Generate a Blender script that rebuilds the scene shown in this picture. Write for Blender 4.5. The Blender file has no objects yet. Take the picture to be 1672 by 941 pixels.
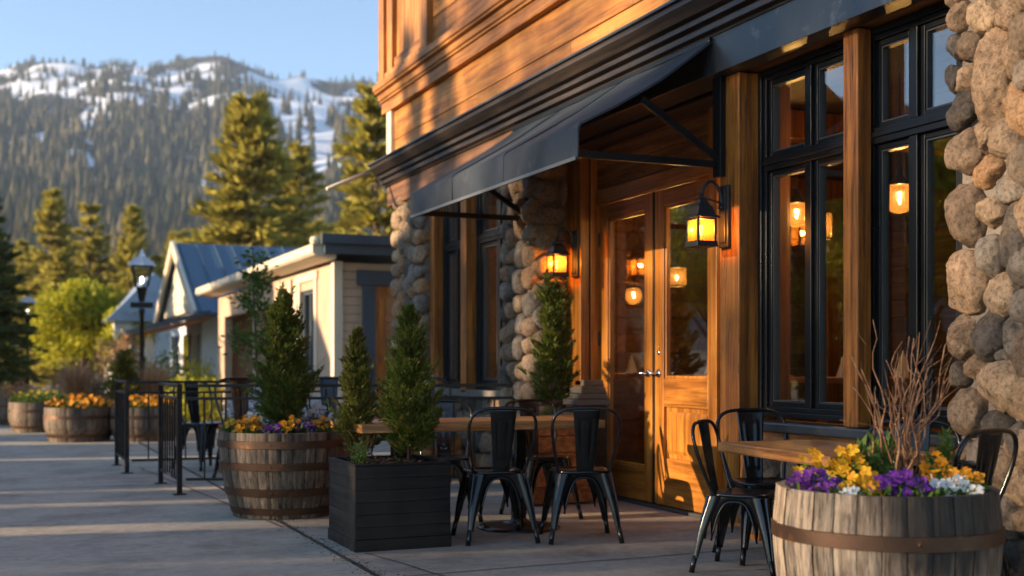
import bpy, bmesh, math, random
import numpy as np
from mathutils import Vector, Matrix, noise as mnoise

PI = math.pi
RAD = math.radians
sc = bpy.context.scene
COL = sc.collection
rnd = random.Random(7)
nrg = np.random.default_rng(11)

# ------------------------------------------------------------------ camera / world / sun
YAW = RAD(23.2)
CY, SY = math.cos(YAW), math.sin(YAW)
CAM_H = 1.13
cd = bpy.data.cameras.new('camera')
cam = bpy.data.objects.new('camera', cd)
COL.objects.link(cam)
sc.camera = cam
cam.location = (0, 0, CAM_H)
cam.rotation_euler = (PI / 2, 0, -YAW)
cd.sensor_width = 36
cd.lens = 42.0
cd.shift_y = 0.0745
cd.clip_start = 0.05
cd.clip_end = 12000
cd.dof.use_dof = True
cd.dof.focus_distance = 6.4
cd.dof.aperture_fstop = 1.8
cd.dof.aperture_blades = 0

SUN_AZ = (-0.985, 0.173)          # horizontal direction towards the sun
SUN_EL = RAD(12.5)
w = bpy.data.worlds.new('World')
sc.world = w
w.use_nodes = True
nt = w.node_tree
bg = nt.nodes['Background']
sky = nt.nodes.new('ShaderNodeTexSky')
sky.sky_type = 'NISHITA'
sky.sun_disc = False
sky.sun_elevation = SUN_EL
sky.sun_rotation = math.atan2(SUN_AZ[0], SUN_AZ[1])
sky.altitude = 1900
sky.air_density = 1.0
sky.dust_density = 0.5
sky.ozone_density = 1.6
nt.links.new(sky.outputs[0], bg.inputs[0])
bg.inputs[1].default_value = 0.15
sl = bpy.data.lights.new('sun', 'SUN')
sl.energy = 5.0
sl.angle = RAD(0.5)
sl.color = (1.0, 0.76, 0.50)
so = bpy.data.objects.new('sun', sl)
COL.objects.link(so)
to_sun = Vector((SUN_AZ[0] * math.cos(SUN_EL), SUN_AZ[1] * math.cos(SUN_EL), math.sin(SUN_EL))).normalized()
so.rotation_euler = (-to_sun).to_track_quat('-Z', 'Y').to_euler()
so.location = (-40, 20, 30)
vs = sc.view_settings
vs.view_transform = 'Standard'
vs.look = 'None'
vs.exposure = 1.1
vs.gamma = 1.0
sc.cycles.use_denoising = True
sc.cycles.max_bounces = 8
sc.cycles.transparent_max_bounces = 12
sc.cycles.volume_bounces = 0
sc.cycles.sample_clamp_indirect = 6.0
sc.cycles.caustics_reflective = False
sc.cycles.caustics_refractive = False

# ------------------------------------------------------------------ materials
def nodemat(name):
    m = bpy.data.materials.new(name)
    m.use_nodes = True
    t = m.node_tree
    return m, t, t.nodes, t.links, t.nodes['Principled BSDF']

def noise_node(t, vec, scale, detail=6, rough=.6, dist=0.0):
    n = t.nodes.new('ShaderNodeTexNoise')
    n.inputs['Scale'].default_value = scale
    n.inputs['Detail'].default_value = detail
    n.inputs['Roughness'].default_value = rough
    n.inputs['Distortion'].default_value = dist
    if vec is not None:
        t.links.new(vec, n.inputs['Vector'])
    return n

def ramp(t, fac, stops):
    r = t.nodes.new('ShaderNodeValToRGB')
    e = r.color_ramp.elements
    while len(e) < len(stops):
        e.new(0.5)
    for i, (p, c) in enumerate(stops):
        e[i].position = p
        e[i].color = (c, c, c, 1) if not hasattr(c, '__len__') else (c[0], c[1], c[2], 1)
    t.links.new(fac, r.inputs[0])
    return r

def mixc(t, blend, fac, a, b):
    m = t.nodes.new('ShaderNodeMix')
    m.data_type = 'RGBA'
    m.blend_type = blend
    for sock, v in ((m.inputs[0], fac), (m.inputs[6], a), (m.inputs[7], b)):
        if isinstance(v, (int, float)):
            sock.default_value = v
        elif isinstance(v, tuple):
            sock.default_value = (v[0], v[1], v[2], 1)
        else:
            t.links.new(v, sock)
    return m.outputs[2]

def objvec(t, scale=(1, 1, 1)):
    tc = t.nodes.new('ShaderNodeTexCoord')
    mp = t.nodes.new('ShaderNodeMapping')
    mp.inputs['Scale'].default_value = scale
    t.links.new(tc.outputs['Object'], mp.inputs['Vector'])
    return mp.outputs[0]

def bump(t, height, strength, dist=0.01, normal=None):
    b = t.nodes.new('ShaderNodeBump')
    b.inputs['Strength'].default_value = strength
    b.inputs['Distance'].default_value = dist
    t.links.new(height, b.inputs['Height'])
    if normal is not None:
        t.links.new(normal, b.inputs['Normal'])
    return b.outputs[0]

def island(t):
    g = t.nodes.new('ShaderNodeNewGeometry')
    return g.outputs['Random Per Island']

def wood(name, c1, c2, axis, scale=1.0, rough=.5, crack=.5, vary=.35, bumps=.25, weather=None, spec=.4):
    """timber whose grain runs along the given axis; boards differ in tone"""
    m, t, N, L, P = nodemat(name)
    s = [15 * scale] * 3
    s['xyz'.index(axis)] = .7 * scale
    v = objvec(t, tuple(s))
    isl = island(t)
    off = N.new('ShaderNodeVectorMath'); off.operation = 'ADD'
    cmb = N.new('ShaderNodeCombineXYZ')
    mul = N.new('ShaderNodeMath'); mul.operation = 'MULTIPLY'; mul.inputs[1].default_value = 37.0
    L.new(isl, mul.inputs[0])
    for k in range(3):
        L.new(mul.outputs[0], cmb.inputs[k])
    L.new(v, off.inputs[0]); L.new(cmb.outputs[0], off.inputs[1])
    v = off.outputs[0]
    n1 = noise_node(t, v, 1.6, 8, .65, .45)
    r1 = ramp(t, n1.outputs[0], [(.38, tuple(.62 * q for q in c1)), (.47, c1), (.60, c2)])
    n2 = noise_node(t, objvec(t), 1.3, 5, .65)
    r2 = ramp(t, n2.outputs[0], [(.35, .66), (.65, 1.14)])
    c = mixc(t, 'MULTIPLY', 1.0, r1.outputs[0], r2.outputs[0])
    r3 = ramp(t, isl, [(0, 1 - vary), (1, 1 + vary * .5)])
    c = mixc(t, 'MULTIPLY', 1.0, c, r3.outputs[0])
    n3 = noise_node(t, v, 4.5, 5, .7, .6)
    r4 = ramp(t, n3.outputs[0], [(.36, .12), (.44, 1.0)])
    c = mixc(t, 'MULTIPLY', crack, c, r4.outputs[0])
    if weather:
        n5 = noise_node(t, objvec(t, (1.2, 1.2, .5)), 2.2, 6, .7)
        r5 = ramp(t, n5.outputs[0], [(.45, 0.0), (.72, 1.0)])
        c = mixc(t, 'MIX', r5.outputs[0], c, weather)
    L.new(c, P.inputs['Base Color'])
    P.inputs['Roughness'].default_value = rough
    P.inputs['Specular IOR Level'].default_value = spec
    nb = bump(t, n1.outputs[0], bumps, .006)
    L.new(bump(t, r4.outputs[0], bumps, .004, nb), P.inputs['Normal'])
    return m

def paint(name, c, rough=.4, metal=0.0, var=.15, bumps=.05, scale=30, spec=.5, wear=None):
    m, t, N, L, P = nodemat(name)
    v = objvec(t)
    n = noise_node(t, v, scale, 5, .6)
    n2 = noise_node(t, v, 2.3, 4, .6)
    r = ramp(t, n2.outputs[0], [(.3, 1 - var), (.7, 1 + var)])
    cc = mixc(t, 'MULTIPLY', 1.0, c, r.outputs[0])
    if wear:
        n3 = noise_node(t, v, wear[1], 8, .7)
        r3 = ramp(t, n3.outputs[0], [(.56, 0.0), (.70, 1.0)])
        cc = mixc(t, 'MIX', r3.outputs[0], cc, wear[0])
    L.new(cc, P.inputs['Base Color'])
    rr = ramp(t, n2.outputs[0], [(.3, max(0, rough - .08)), (.7, rough + .1)])
    L.new(rr.outputs[0], P.inputs['Roughness'])
    P.inputs['Metallic'].default_value = metal
    P.inputs['Specular IOR Level'].default_value = spec
    L.new(bump(t, n.outputs[0], bumps, .004), P.inputs['Normal'])
    return m

def leafmat(name, c1, c2, trans=.3, rough=.5, dead=None):
    m, t, N, L, P = nodemat(name)
    r = ramp(t, island(t), [(0, c1), (1, c2)] if not dead else [(0, c1), (.90, c2), (.93, dead), (1, dead)])
    n = noise_node(t, objvec(t), 1.7, 3)
    r2 = ramp(t, n.outputs[0], [(.3, .7), (.7, 1.2)])
    c = mixc(t, 'MULTIPLY', 1.0, r.outputs[0], r2.outputs[0])
    L.new(c, P.inputs['Base Color'])
    P.inputs['Roughness'].default_value = rough
    P.inputs['Specular IOR Level'].default_value = .25
    tr = N.new('ShaderNodeBsdfTranslucent')
    L.new(c, tr.inputs[0])
    mx = N.new('ShaderNodeMixShader')
    mx.inputs[0].default_value = trans
    L.new(P.outputs[0], mx.inputs[1]); L.new(tr.outputs[0], mx.inputs[2])
    L.new(mx.outputs[0], N['Material Output'].inputs[0])
    return m

def glassmat(name, tint=(.9, .92, .9), ior=1.5, amount=1.0, rough=0.0):
    m, t, N, L, P = nodemat(name)
    N.remove(P)
    fr = N.new('ShaderNodeFresnel')
    ge = N.new('ShaderNodeNewGeometry'); mr = N.new('ShaderNodeMapRange')
    mr.inputs['To Min'].default_value = ior; mr.inputs['To Max'].default_value = 1 / ior   # same reflectance on leaving the pane
    L.new(ge.outputs['Backfacing'], mr.inputs['Value']); L.new(mr.outputs[0], fr.inputs[0])
    mu = N.new('ShaderNodeMath'); mu.operation = 'MULTIPLY'; mu.use_clamp = True
    mu.inputs[1].default_value = amount
    L.new(fr.outputs[0], mu.inputs[0])
    tr = N.new('ShaderNodeBsdfTransparent'); tr.inputs[0].default_value = (*tint, 1)
    gl = N.new('ShaderNodeBsdfGlossy'); gl.inputs['Roughness'].default_value = rough
    mx = N.new('ShaderNodeMixShader')
    L.new(mu.outputs[0], mx.inputs[0]); L.new(tr.outputs[0], mx.inputs[1]); L.new(gl.outputs[0], mx.inputs[2])
    L.new(mx.outputs[0], N['Material Output'].inputs[0])
    return m

def emit(name, c, s):
    m, t, N, L, P = nodemat(name)
    P.inputs['Base Color'].default_value = (*c, 1)
    P.inputs['Emission Color'].default_value = (*c, 1)
    P.inputs['Emission Strength'].default_value = s
    return m

def stonemat(name, bumps=.9):
    m, t, N, L, P = nodemat(name)
    at = N.new('ShaderNodeAttribute'); at.attribute_name = 'tone'
    v = objvec(t)
    n1 = noise_node(t, v, 9, 8, .72, .4)
    n2 = noise_node(t, v, 42, 6, .75)
    n3 = noise_node(t, v, 3.1, 4, .6, .8)
    c = mixc(t, 'MULTIPLY', 1.0, at.outputs[0], ramp(t, n1.outputs[0], [(.3, .5), (.5, .95), (.72, 1.35)]).outputs[0])
    c = mixc(t, 'MIX', ramp(t, n3.outputs[0], [(.5, 0.0), (.7, .6)]).outputs[0], c, (.34, .24, .15))
    c = mixc(t, 'MULTIPLY', .85, c, ramp(t, n2.outputs[0], [(.36, .38), (.5, 1.0), (.68, 1.3)]).outputs[0])
    L.new(c, P.inputs['Base Color'])
    P.inputs['Roughness'].default_value = .85
    P.inputs['Specular IOR Level'].default_value = .25
    b1 = bump(t, n1.outputs[0], bumps, .06)
    L.new(bump(t, n2.outputs[0], bumps, .018, b1), P.inputs['Normal'])
    return m

def concretemat(name, c, streak=True, scale=1.0):
    m, t, N, L, P = nodemat(name)
    v = objvec(t)
    n1 = noise_node(t, v, 260 * scale, 3, .7)
    n2 = noise_node(t, v, 1.3, 8, .7)
    n3 = noise_node(t, v, 14, 5, .6)
    cc = mixc(t, 'MULTIPLY', 1.0, c, ramp(t, n2.outputs[0], [(.34, .62), (.5, .98), (.66, 1.15)]).outputs[0])
    cc = mixc(t, 'MULTIPLY', .9, cc, ramp(t, n1.outputs[0], [(.3, .55), (.5, 1.0), (.75, 1.35)]).outputs[0])
    cc = mixc(t, 'MULTIPLY', .6, cc, ramp(t, n3.outputs[0], [(.35, .8), (.65, 1.1)]).outputs[0])
    vo = N.new('ShaderNodeTexNoise')
    vo.inputs['Scale'].default_value = .8; vo.inputs['Detail'].default_value = 9; vo.inputs['Roughness'].default_value = .62
    L.new(v, vo.inputs['Vector'])
    cr = ramp(t, vo.outputs[0], [(.494, 1.0), (.498, .45), (.502, .45), (.506, 1.0)])
    if streak:
        cc = mixc(t, 'MULTIPLY', .35, cc, cr.outputs[0])
    L.new(cc, P.inputs['Base Color'])
    P.inputs['Roughness'].default_value = .82
    P.inputs['Specular IOR Level'].default_value = .3
    b = bump(t, n1.outputs[0], .45, .004)
    L.new(bump(t, n3.outputs[0], .3, .012, b), P.inputs['Normal'])
    return m

def barrelmat(name, c1, c2, dark=.8, thr=.5, stain=None):
    m, t, N, L, P = nodemat(name)
    v = objvec(t, (14, 14, 1.1))
    n1 = noise_node(t, v, 1.7, 8, .7, .5)
    isl = island(t)
    c = ramp(t, n1.outputs[0], [(.36, c1), (.62, c2)]).outputs[0]
    c = mixc(t, 'MULTIPLY', 1.0, c, ramp(t, isl, [(0, .62), (1, 1.2)]).outputs[0])
    n2 = noise_node(t, objvec(t, (3.0, 3.0, 1.5)), 1.2, 6, .66, .4)
    c = mixc(t, 'MULTIPLY', dark, c, ramp(t, n2.outputs[0], [(thr - .12, .12), (thr, .55), (thr + .13, 1.0)]).outputs[0])
    n3 = noise_node(t, objvec(t, (30, 30, 1.5)), 2.1, 6, .7)
    c = mixc(t, 'MULTIPLY', .8, c, ramp(t, n3.outputs[0], [(.40, .12), (.50, 1.0)]).outputs[0])
    if stain:                              # damp black stain running down from the rim
        mp = N.new('ShaderNodeMapping'); tc = N.new('ShaderNodeTexCoord')
        mp.inputs['Location'].default_value = (-stain[0], -stain[1], -stain[2] * .9); mp.inputs['Scale'].default_value = (1, 1, .9)
        L.new(tc.outputs['Object'], mp.inputs['Vector'])
        ln = N.new('ShaderNodeVectorMath'); ln.operation = 'LENGTH'; L.new(mp.outputs[0], ln.inputs[0])
        nn = noise_node(t, objvec(t, (22, 22, 2.2)), 1.0, 6, .7)
        ma = N.new('ShaderNodeMath'); ma.operation = 'MULTIPLY_ADD'; ma.inputs[1].default_value = .34; L.new(nn.outputs[0], ma.inputs[0]); L.new(ln.outputs['Value'], ma.inputs[2])
        rs = ramp(t, ma.outputs[0], [(.38, (.06, .052, .048)), (.46, (.34, .31, .29)), (.545, (1, 1, 1))])
        c = mixc(t, 'MULTIPLY', .95, c, rs.outputs[0])
    L.new(c, P.inputs['Base Color'])
    P.inputs['Roughness'].default_value = .75
    b = bump(t, n1.outputs[0], .5, .006)
    L.new(bump(t, n3.outputs[0], .5, .004, b), P.inputs['Normal'])
    return m

M = {}
M['siding'] = wood('cedar_siding', (.42, .15, .022), (.56, .235, .042), 'y', .8, .55, .2, .30, .2)
M['trim_y'] = wood('cedar_trim', (.40, .15, .03), (.54, .23, .06), 'y', .8, .55, .3, .2, .25)
M['trim_z'] = wood('cedar_trim_upright', (.44, .17, .035), (.58, .26, .07), 'z', .8, .55, .3, .2, .25)
M['post'] = wood('timber_post', (.33, .10, .012), (.56, .20, .028), 'z', .9, .55, .85, .3, .5)
M['beamwood'] = wood('timber_beam', (.26, .10, .026), (.42, .18, .05), 'y', .9, .55, .7, .25, .4)
M['door_z'] = wood('door_wood_upright', (.37, .125, .015), (.53, .21, .030), 'z', 1.0, .33, .35, .14, .12, spec=.5)
M['door_y'] = wood('door_wood_level', (.35, .118, .015), (.51, .20, .030), 'y', 1.0, .33, .35, .14, .12, spec=.5)
M['table'] = wood('table_wood', (.42, .17, .05), (.66, .32, .12), 'x', 1.3, .36, .45, .3, .12, spec=.5)
M['table_y'] = wood('table_wood_long', (.40, .155, .04), (.60, .27, .09), 'y', 1.3, .36, .45, .3, .12, spec=.5)
M['crate'] = wood('crate_wood', (.40, .19, .07), (.62, .34, .14), 'x', 1.2, .6, .6, .3, .3)
M['interior'] = wood('interior_boards', (.20, .075, .02), (.34, .14, .04), 'y', .7, .6, .5, .45, .2)
M['darkwood'] = wood('dark_boards', (.055, .03, .015), (.10, .055, .028), 'y', .8, .55, .4, .3, .2)
M['cornice'] = wood('cornice_paint', (.030, .021, .017), (.060, .042, .032), 'y', .8, .4, .5, .2, .25, spec=.45)
M['fascia'] = wood('fascia_wood', (.16, .072, .030), (.27, .125, .055), 'y', .8, .5, .5, .2, .3)
M['steel'] = paint('steel_beam', (.050, .057, .064), .34, .5, .25, .12, 26, .5, ((.13, .135, .14), 5))
M['black'] = paint('window_black', (.0065, .007, .008), .34, 0, .2, .06, 60, .28)
M['bead'] = paint('window_bead', (.06, .062, .065), .4, .3, .2, .04)
M['chair'] = paint('chair_enamel', (.006, .0065, .0075), .2, 0, .3, .05, 40, .55, ((.016, .014, .013), 9))
M['iron'] = paint('railing_iron', (.010, .009, .0085), .42, 0, .3, .15, 60, .3, ((.11, .05, .022), 8))
M['lantern'] = paint('lantern_iron', (.022, .021, .022), .42, 0, .2, .12, 70)
M['canvas'] = paint('awning_canvas', (.038, .046, .057), .82, 0, .35, .35, 160, .2, ((.075, .082, .09), 2.1))
M['chrome'] = paint('door_chrome', (.72, .72, .74), .16, 1.0, .05, .01)
M['brass'] = paint('lock_brass', (.62, .42, .16), .3, 1.0, .05, .02)
M['rubber'] = paint('foot_rubber', (.01, .01, .01), .6)
M['stone'] = stonemat('river_stone')
M['mortar'] = concretemat('mortar', (.19, .16, .13), False, .4)
M['concrete'] = concretemat('sidewalk_concrete', (.43, .37, .285))
M['patio'] = concretemat('patio_concrete', (.39, .335, .26))
M['kerb'] = concretemat('kerb_concrete', (.30, .30, .29), False)
M['asphalt'] = concretemat('asphalt', (.05, .05, .052), False)
M['joint'] = paint('joint_dirt', (.035, .028, .02), .95, 0, .5, .4, 60)
M['slab'] = concretemat('plinth_slab', (.17, .145, .12), False, .5)
M['sillstone'] = paint('sill_slate', (.045, .045, .047), .35, 0, .4, .3, 30, .5, ((.09, .075, .06), 5))
M['barrel_pale'] = barrelmat('barrel_pale_oak', (.22, .15, .095), (.58, .44, .31), .85, .42, (3.13 + .12 * .92 - .33 * .394, 3.66 - .12 * .394 - .33 * .92, .66))
M['barrel_dark'] = barrelmat('barrel_dark_oak', (.10, .066, .040), (.27, .19, .125), .8, .44)
M['hoop'] = paint('hoop_rust', (.085, .042, .022), .5, .5, .45, .3, 50, .5, ((.26, .10, .03), 7))
M['blackboard'] = wood('black_stained_board', (.008, .0075, .0075), (.020, .018, .017), 'x', 1.0, .55, .5, .4, .35, (.032, .023, .016), .3)
M['soil'] = paint('soil', (.04, .026, .017), .95, 0, .5, .9, 60)
M['mulch'] = wood('mulch_chips', (.12, .06, .03), (.30, .16, .08), 'x', 2, .8, .3, .6, .3)
M['arbor'] = leafmat('arborvitae_green', (.045, .075, .010), (.17, .20, .030), .3, .5, (.22, .12, .045))
M['arbor2'] = leafmat('arborvitae_olive', (.065, .080, .012), (.20, .20, .035), .3, .5, (.24, .12, .045))
M['pine'] = leafmat('pine_green', (.25, .23, .036), (.54, .44, .085), .5)
M['pine_dark'] = leafmat('pine_dark_green', (.055, .075, .020), (.16, .17, .040), .35)
M['lime'] = leafmat('lime_leaves', (.30, .32, .02), (.58, .52, .04), .45)
M['leaf'] = leafmat('plant_leaves', (.05, .10, .015), (.16, .24, .04), .3)
M['leafdark'] = leafmat('plant_leaves_dark', (.03, .055, .02), (.08, .12, .04), .3)
M['strawgrass'] = leafmat('dry_grass', (.32, .18, .09), (.55, .36, .20), .3)
M['bark'] = wood('bark', (.09, .05, .03), (.20, .12, .075), 'z', 1, .85, .6, .2, .8)
M['twig'] = wood('dry_twig', (.26, .115, .05), (.46, .23, .11), 'z', 2, .7, .3, .4, .4)
M['yellow'] = leafmat('petal_yellow', (.78, .30, .006), (.95, .60, .03), .35)
M['orange'] = leafmat('petal_orange', (.75, .24, .01), (.88, .42, .02), .3)
M['purple'] = leafmat('petal_purple', (.13, .020, .25), (.26, .055, .42), .3)
M['violet'] = leafmat('petal_violet', (.035, .025, .11), (.12, .06, .25), .3)
M['white'] = leafmat('petal_white', (.75, .72, .66), (.88, .86, .82), .3)
M['paleblue'] = leafmat('petal_pale_blue', (.50, .56, .68), (.78, .80, .86), .3)
M['heart'] = paint('flower_heart', (.55, .18, .01), .6)
M['glass'] = glassmat('window_glass', (.93, .93, .90), 1.52, 2.4)
M['clearglass'] = glassmat('pendant_glass', (.96, .94, .88), 1.45, 1.0)
M['bulb'] = emit('lamp_filament', (1.0, .62, .22), 28)
M['bulb2'] = emit('lantern_bulb', (1.0, .66, .30), 22)
M['cream'] = paint('cream_boards', (.52, .37, .25), .6, 0, .1, .1)
M['creamtrim'] = paint('cream_trim', (.68, .58, .43), .55, 0, .08, .1)
M['slateblue'] = paint('slate_blue_paint', (.055, .075, .095), .5, 0, .15, .1)
M['blueroof'] = paint('blue_metal_roof', (.085, .145, .205), .4, .35, .15, .08)
M['whitewall'] = paint('white_boards', (.74, .74, .72), .6, 0, .1, .1)
M['navy'] = paint('navy_paint', (.03, .05, .09), .4, 0, .2, .05)
M['brownwall'] = paint('brown_wall', (.20, .12, .07), .7, 0, .2, .1)
M['paleglass'] = glassmat('lamp_glass', (.92, .93, .95), 1.5, 1.6, .15)
M['cloth'] = paint('napkin_cloth', (.75, .72, .66), .8, 0, .06, .1)
M['ceramic'] = paint('ceramic', (.6, .56, .5), .3)
M['plaster'] = paint('rear_plaster', (.30, .24, .18), .8)

def amber_mat(name='amber_glass', ca=(.50, .24, .06), cb=(.97, .74, .40), fac=.84, gl=.05):
    m, t, N, L, P = nodemat(name)
    N.remove(P)
    a = N.new('ShaderNodeBsdfTranslucent'); a.inputs[0].default_value = (*ca, 1)
    b = N.new('ShaderNodeBsdfTransparent'); b.inputs[0].default_value = (*cb, 1)
    g = N.new('ShaderNodeBsdfGlossy'); g.inputs['Roughness'].default_value = .15
    mx = N.new('ShaderNodeMixShader'); mx.inputs[0].default_value = fac
    L.new(a.outputs[0], mx.inputs[1]); L.new(b.outputs[0], mx.inputs[2])
    m2 = N.new('ShaderNodeMixShader'); m2.inputs[0].default_value = gl
    L.new(mx.outputs[0], m2.inputs[1]); L.new(g.outputs[0], m2.inputs[2])
    L.new(m2.outputs[0], N['Material Output'].inputs[0])
    return m
M['amber'] = amber_mat()
M['pendant'] = amber_mat('pendant_amber', (.30, .16, .05), (1.0, .86, .58), .90, .10)

# ------------------------------------------------------------------ mesh helpers
class MB:
    """collects shapes; build() links them as ONE mesh object"""
    def __init__(s):
        s.v, s.f, s.tone = [], [], None

    def add(s, vs_, fs):
        o = len(s.v)
        s.v += [tuple(p) for p in vs_]
        s.f += [tuple(i + o for i in f) for f in fs]
        return s

    def box(s, x0, x1, y0, y1, z0, z1):
        x0, x1 = min(x0, x1), max(x0, x1); y0, y1 = min(y0, y1), max(y0, y1); z0, z1 = min(z0, z1), max(z0, z1)
        return s.add([(x0, y0, z0), (x1, y0, z0), (x1, y1, z0), (x0, y1, z0), (x0, y0, z1), (x1, y0, z1), (x1, y1, z1), (x0, y1, z1)],
                     [(0, 3, 2, 1), (4, 5, 6, 7), (0, 1, 5, 4), (1, 2, 6, 5), (2, 3, 7, 6), (3, 0, 4, 7)])

    def bar(s, a, b, wx, wz, up=(0, 0, 1)):
        a, b = Vector(a), Vector(b)
        d = (b - a).normalized()
        u = Vector(up)
        if abs(d.dot(u)) > .98:
            u = Vector((1, 0, 0))
        x = d.cross(u).normalized(); z = x.cross(d).normalized()
        vv = []
        for p in (a, b):
            for sx, sz in ((-1, -1), (1, -1), (1, 1), (-1, 1)):
                vv.append(p + x * sx * wx / 2 + z * sz * wz / 2)
        return s.add(vv, [(0, 1, 2, 3), (7, 6, 5, 4), (0, 4, 5, 1), (1, 5, 6, 2), (2, 6, 7, 3), (3, 7, 4, 0)])

    def tube(s, pts, r, seg=8, closed=False, cap=True):
        pts = [Vector(p) for p in pts]
        n = len(pts)
        rr = r if hasattr(r, '__len__') else [r] * n
        prev = None
        rings = []
        for i, p in enumerate(pts):
            if closed:
                d = pts[(i + 1) % n] - pts[i - 1]
            else:
                d = pts[min(i + 1, n - 1)] - pts[max(i - 1, 0)]
            d.normalize()
            if prev is None:
                u = Vector((0, 0, 1)) if abs(d.z) < .9 else Vector((1, 0, 0))
                x = d.cross(u).normalized()
            else:
                x = (prev - d * prev.dot(d)).normalized()
            prev = x
            y = d.cross(x)
            rings.append([p + (x * math.cos(2 * PI * k / seg) + y * math.sin(2 * PI * k / seg)) * rr[i] for k in range(seg)])
        vv = [q for rg in rings for q in rg]
        ff = []
        m = n if closed else n - 1
        for i in range(m):
            j = (i + 1) % n
            for k in range(seg):
                k2 = (k + 1) % seg
                ff.append((i * seg + k, i * seg + k2, j * seg + k2, j * seg + k))
        if cap and not closed:
            ff.append(tuple(range(seg - 1, -1, -1)))
            ff.append(tuple((n - 1) * seg + k for k in range(seg)))
        return s.add(vv, ff)

    def lathe(s, prof, cx=0, cy=0, seg=32, cz=0, closed=False):
        vv, ff = [], []
        n = len(prof)
        for r, z in prof:
            for k in range(seg):
                a = 2 * PI * k / seg
                vv.append((cx + r * math.cos(a), cy + r * math.sin(a), cz + z))
        for i in range(n if closed else n - 1):
            j = (i + 1) % n
            for k in range(seg):
                k2 = (k + 1) % seg
                ff.append((i * seg + k, i * seg + k2, j * seg + k2, j * seg + k))
        if not closed:
            ff.append(tuple(range(seg - 1, -1, -1)))
            ff.append(tuple((n - 1) * seg + k for k in range(seg)))
        return s.add(vv, ff)

    def prism_y(s, prof, y0, y1):
        """profile of (x, z) points pushed along y"""
        n = len(prof)
        vv = [(x, y0, z) for x, z in prof] + [(x, y1, z) for x, z in prof]
        ff = [(i, (i + 1) % n, n + (i + 1) % n, n + i) for i in range(n)]
        ff += [tuple(range(n - 1, -1, -1)), tuple(range(n, 2 * n))]
        return s.add(vv, ff)

    def prism_x(s, prof, x0, x1):
        n = len(prof)
        vv = [(x0, y, z) for y, z in prof] + [(x1, y, z) for y, z in prof]
        ff = [(i, (i + 1) % n, n + (i + 1) % n, n + i) for i in range(n)]
        ff += [tuple(range(n - 1, -1, -1)), tuple(range(n, 2 * n))]
        return s.add(vv, ff)

    def build(s, name, mat, parent=None, smooth=False, bevel=0.0, seg=2, fix=True):
        me = bpy.data.meshes.new(name)
        me.from_pydata(s.v, [], s.f)
        if fix:
            b = bmesh.new(); b.from_mesh(me)
            bmesh.ops.recalc_face_normals(b, faces=b.faces[:])
            b.to_mesh(me); b.free()
        return link(name, me, mat, parent, smooth, bevel, seg)

ROOTM = {}

def link(name, me, mat, parent=None, smooth=False, bevel=0.0, seg=2):
    mats = mat if isinstance(mat, list) else [mat]
    for m in mats:
        me.materials.append(m)
    if smooth:
        me.polygons.foreach_set('use_smooth', [True] * len(me.polygons))
        if smooth == 'auto':
            try:
                me.set_sharp_from_angle(angle=RAD(40))
            except Exception:
                pass
    o = bpy.data.objects.new(name, me)
    COL.objects.link(o)
    if parent is not None:
        o.parent = parent
        if parent.parent is None and parent.type == 'EMPTY':
            o.matrix_parent_inverse = ROOTM[parent.name].inverted()
    if bevel:
        md = o.modifiers.new('edge', 'BEVEL')
        md.width = bevel; md.segments = seg; md.limit_method = 'ANGLE'; md.angle_limit = RAD(35)
        md.harden_normals = False
    return o

def kites(P, D, Ln, Wd, fold=.25, rng=nrg, flat=None):
    """many small folded leaf faces, as arrays"""
    n = len(P)
    D = D / (np.linalg.norm(D, axis=1, keepdims=True) + 1e-9)
    R = rng.normal(size=(n, 3)) if flat is None else flat + .35 * rng.normal(size=(n, 3))
    S = np.cross(D, R); S /= (np.linalg.norm(S, axis=1, keepdims=True) + 1e-9)
    Nn = np.cross(S, D)
    Ln = np.broadcast_to(np.asarray(Ln, float), (n,))[:, None]
    Wd = np.broadcast_to(np.asarray(Wd, float), (n,))[:, None]
    mid = P + D * Ln * .45
    V = np.stack([P, mid + S * Wd * .5 + Nn * Wd * fold, P + D * Ln, mid - S * Wd * .5 + Nn * Wd * fold], 1).reshape(-1, 3)
    return V

def quadmesh(name, V, mat, parent=None):
    V = np.asarray(V, np.float32)
    n = len(V) // 4
    me = bpy.data.meshes.new(name)
    me.vertices.add(len(V)); me.vertices.foreach_set('co', V.ravel())
    me.loops.add(len(V)); me.loops.foreach_set('vertex_index', np.arange(len(V), dtype=np.int32))
    me.polygons.add(n); me.polygons.foreach_set('loop_start', np.arange(0, len(V), 4, dtype=np.int32))
    me.update(calc_edges=True)
    return link(name, me, mat, parent)

def tag(o, label=None, cat=None, group=None, kind=None):
    if label: o['label'] = label
    if cat: o['category'] = cat
    if group: o['group'] = group
    if kind: o['kind'] = kind
    return o

def thing(name, label, cat, loc=(0, 0, 0), rz=0, group=None):
    o = bpy.data.objects.new(name, None)
    o.empty_display_size = .2
    COL.objects.link(o)
    o.location = loc; o.rotation_euler = (0, 0, rz)
    ROOTM[o.name] = Matrix.Translation(Vector(loc)) @ Matrix.Rotation(rz, 4, 'Z')
    return tag(o, label, cat, group)

def copy_tree(o, parent=None):
    c = o.copy()
    COL.objects.link(c)
    if parent is not None:
        c.parent = parent
    for ch in list(o.children):
        copy_tree(ch, c)
    return c

def dup(root, loc, rz, label, scale=None, group=None):
    c = copy_tree(root)
    c.location = loc; c.rotation_euler = (0, 0, rz)
    if scale: c.scale = (scale,) * 3
    c['label'] = label
    if group: c['group'] = group
    return c

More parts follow.
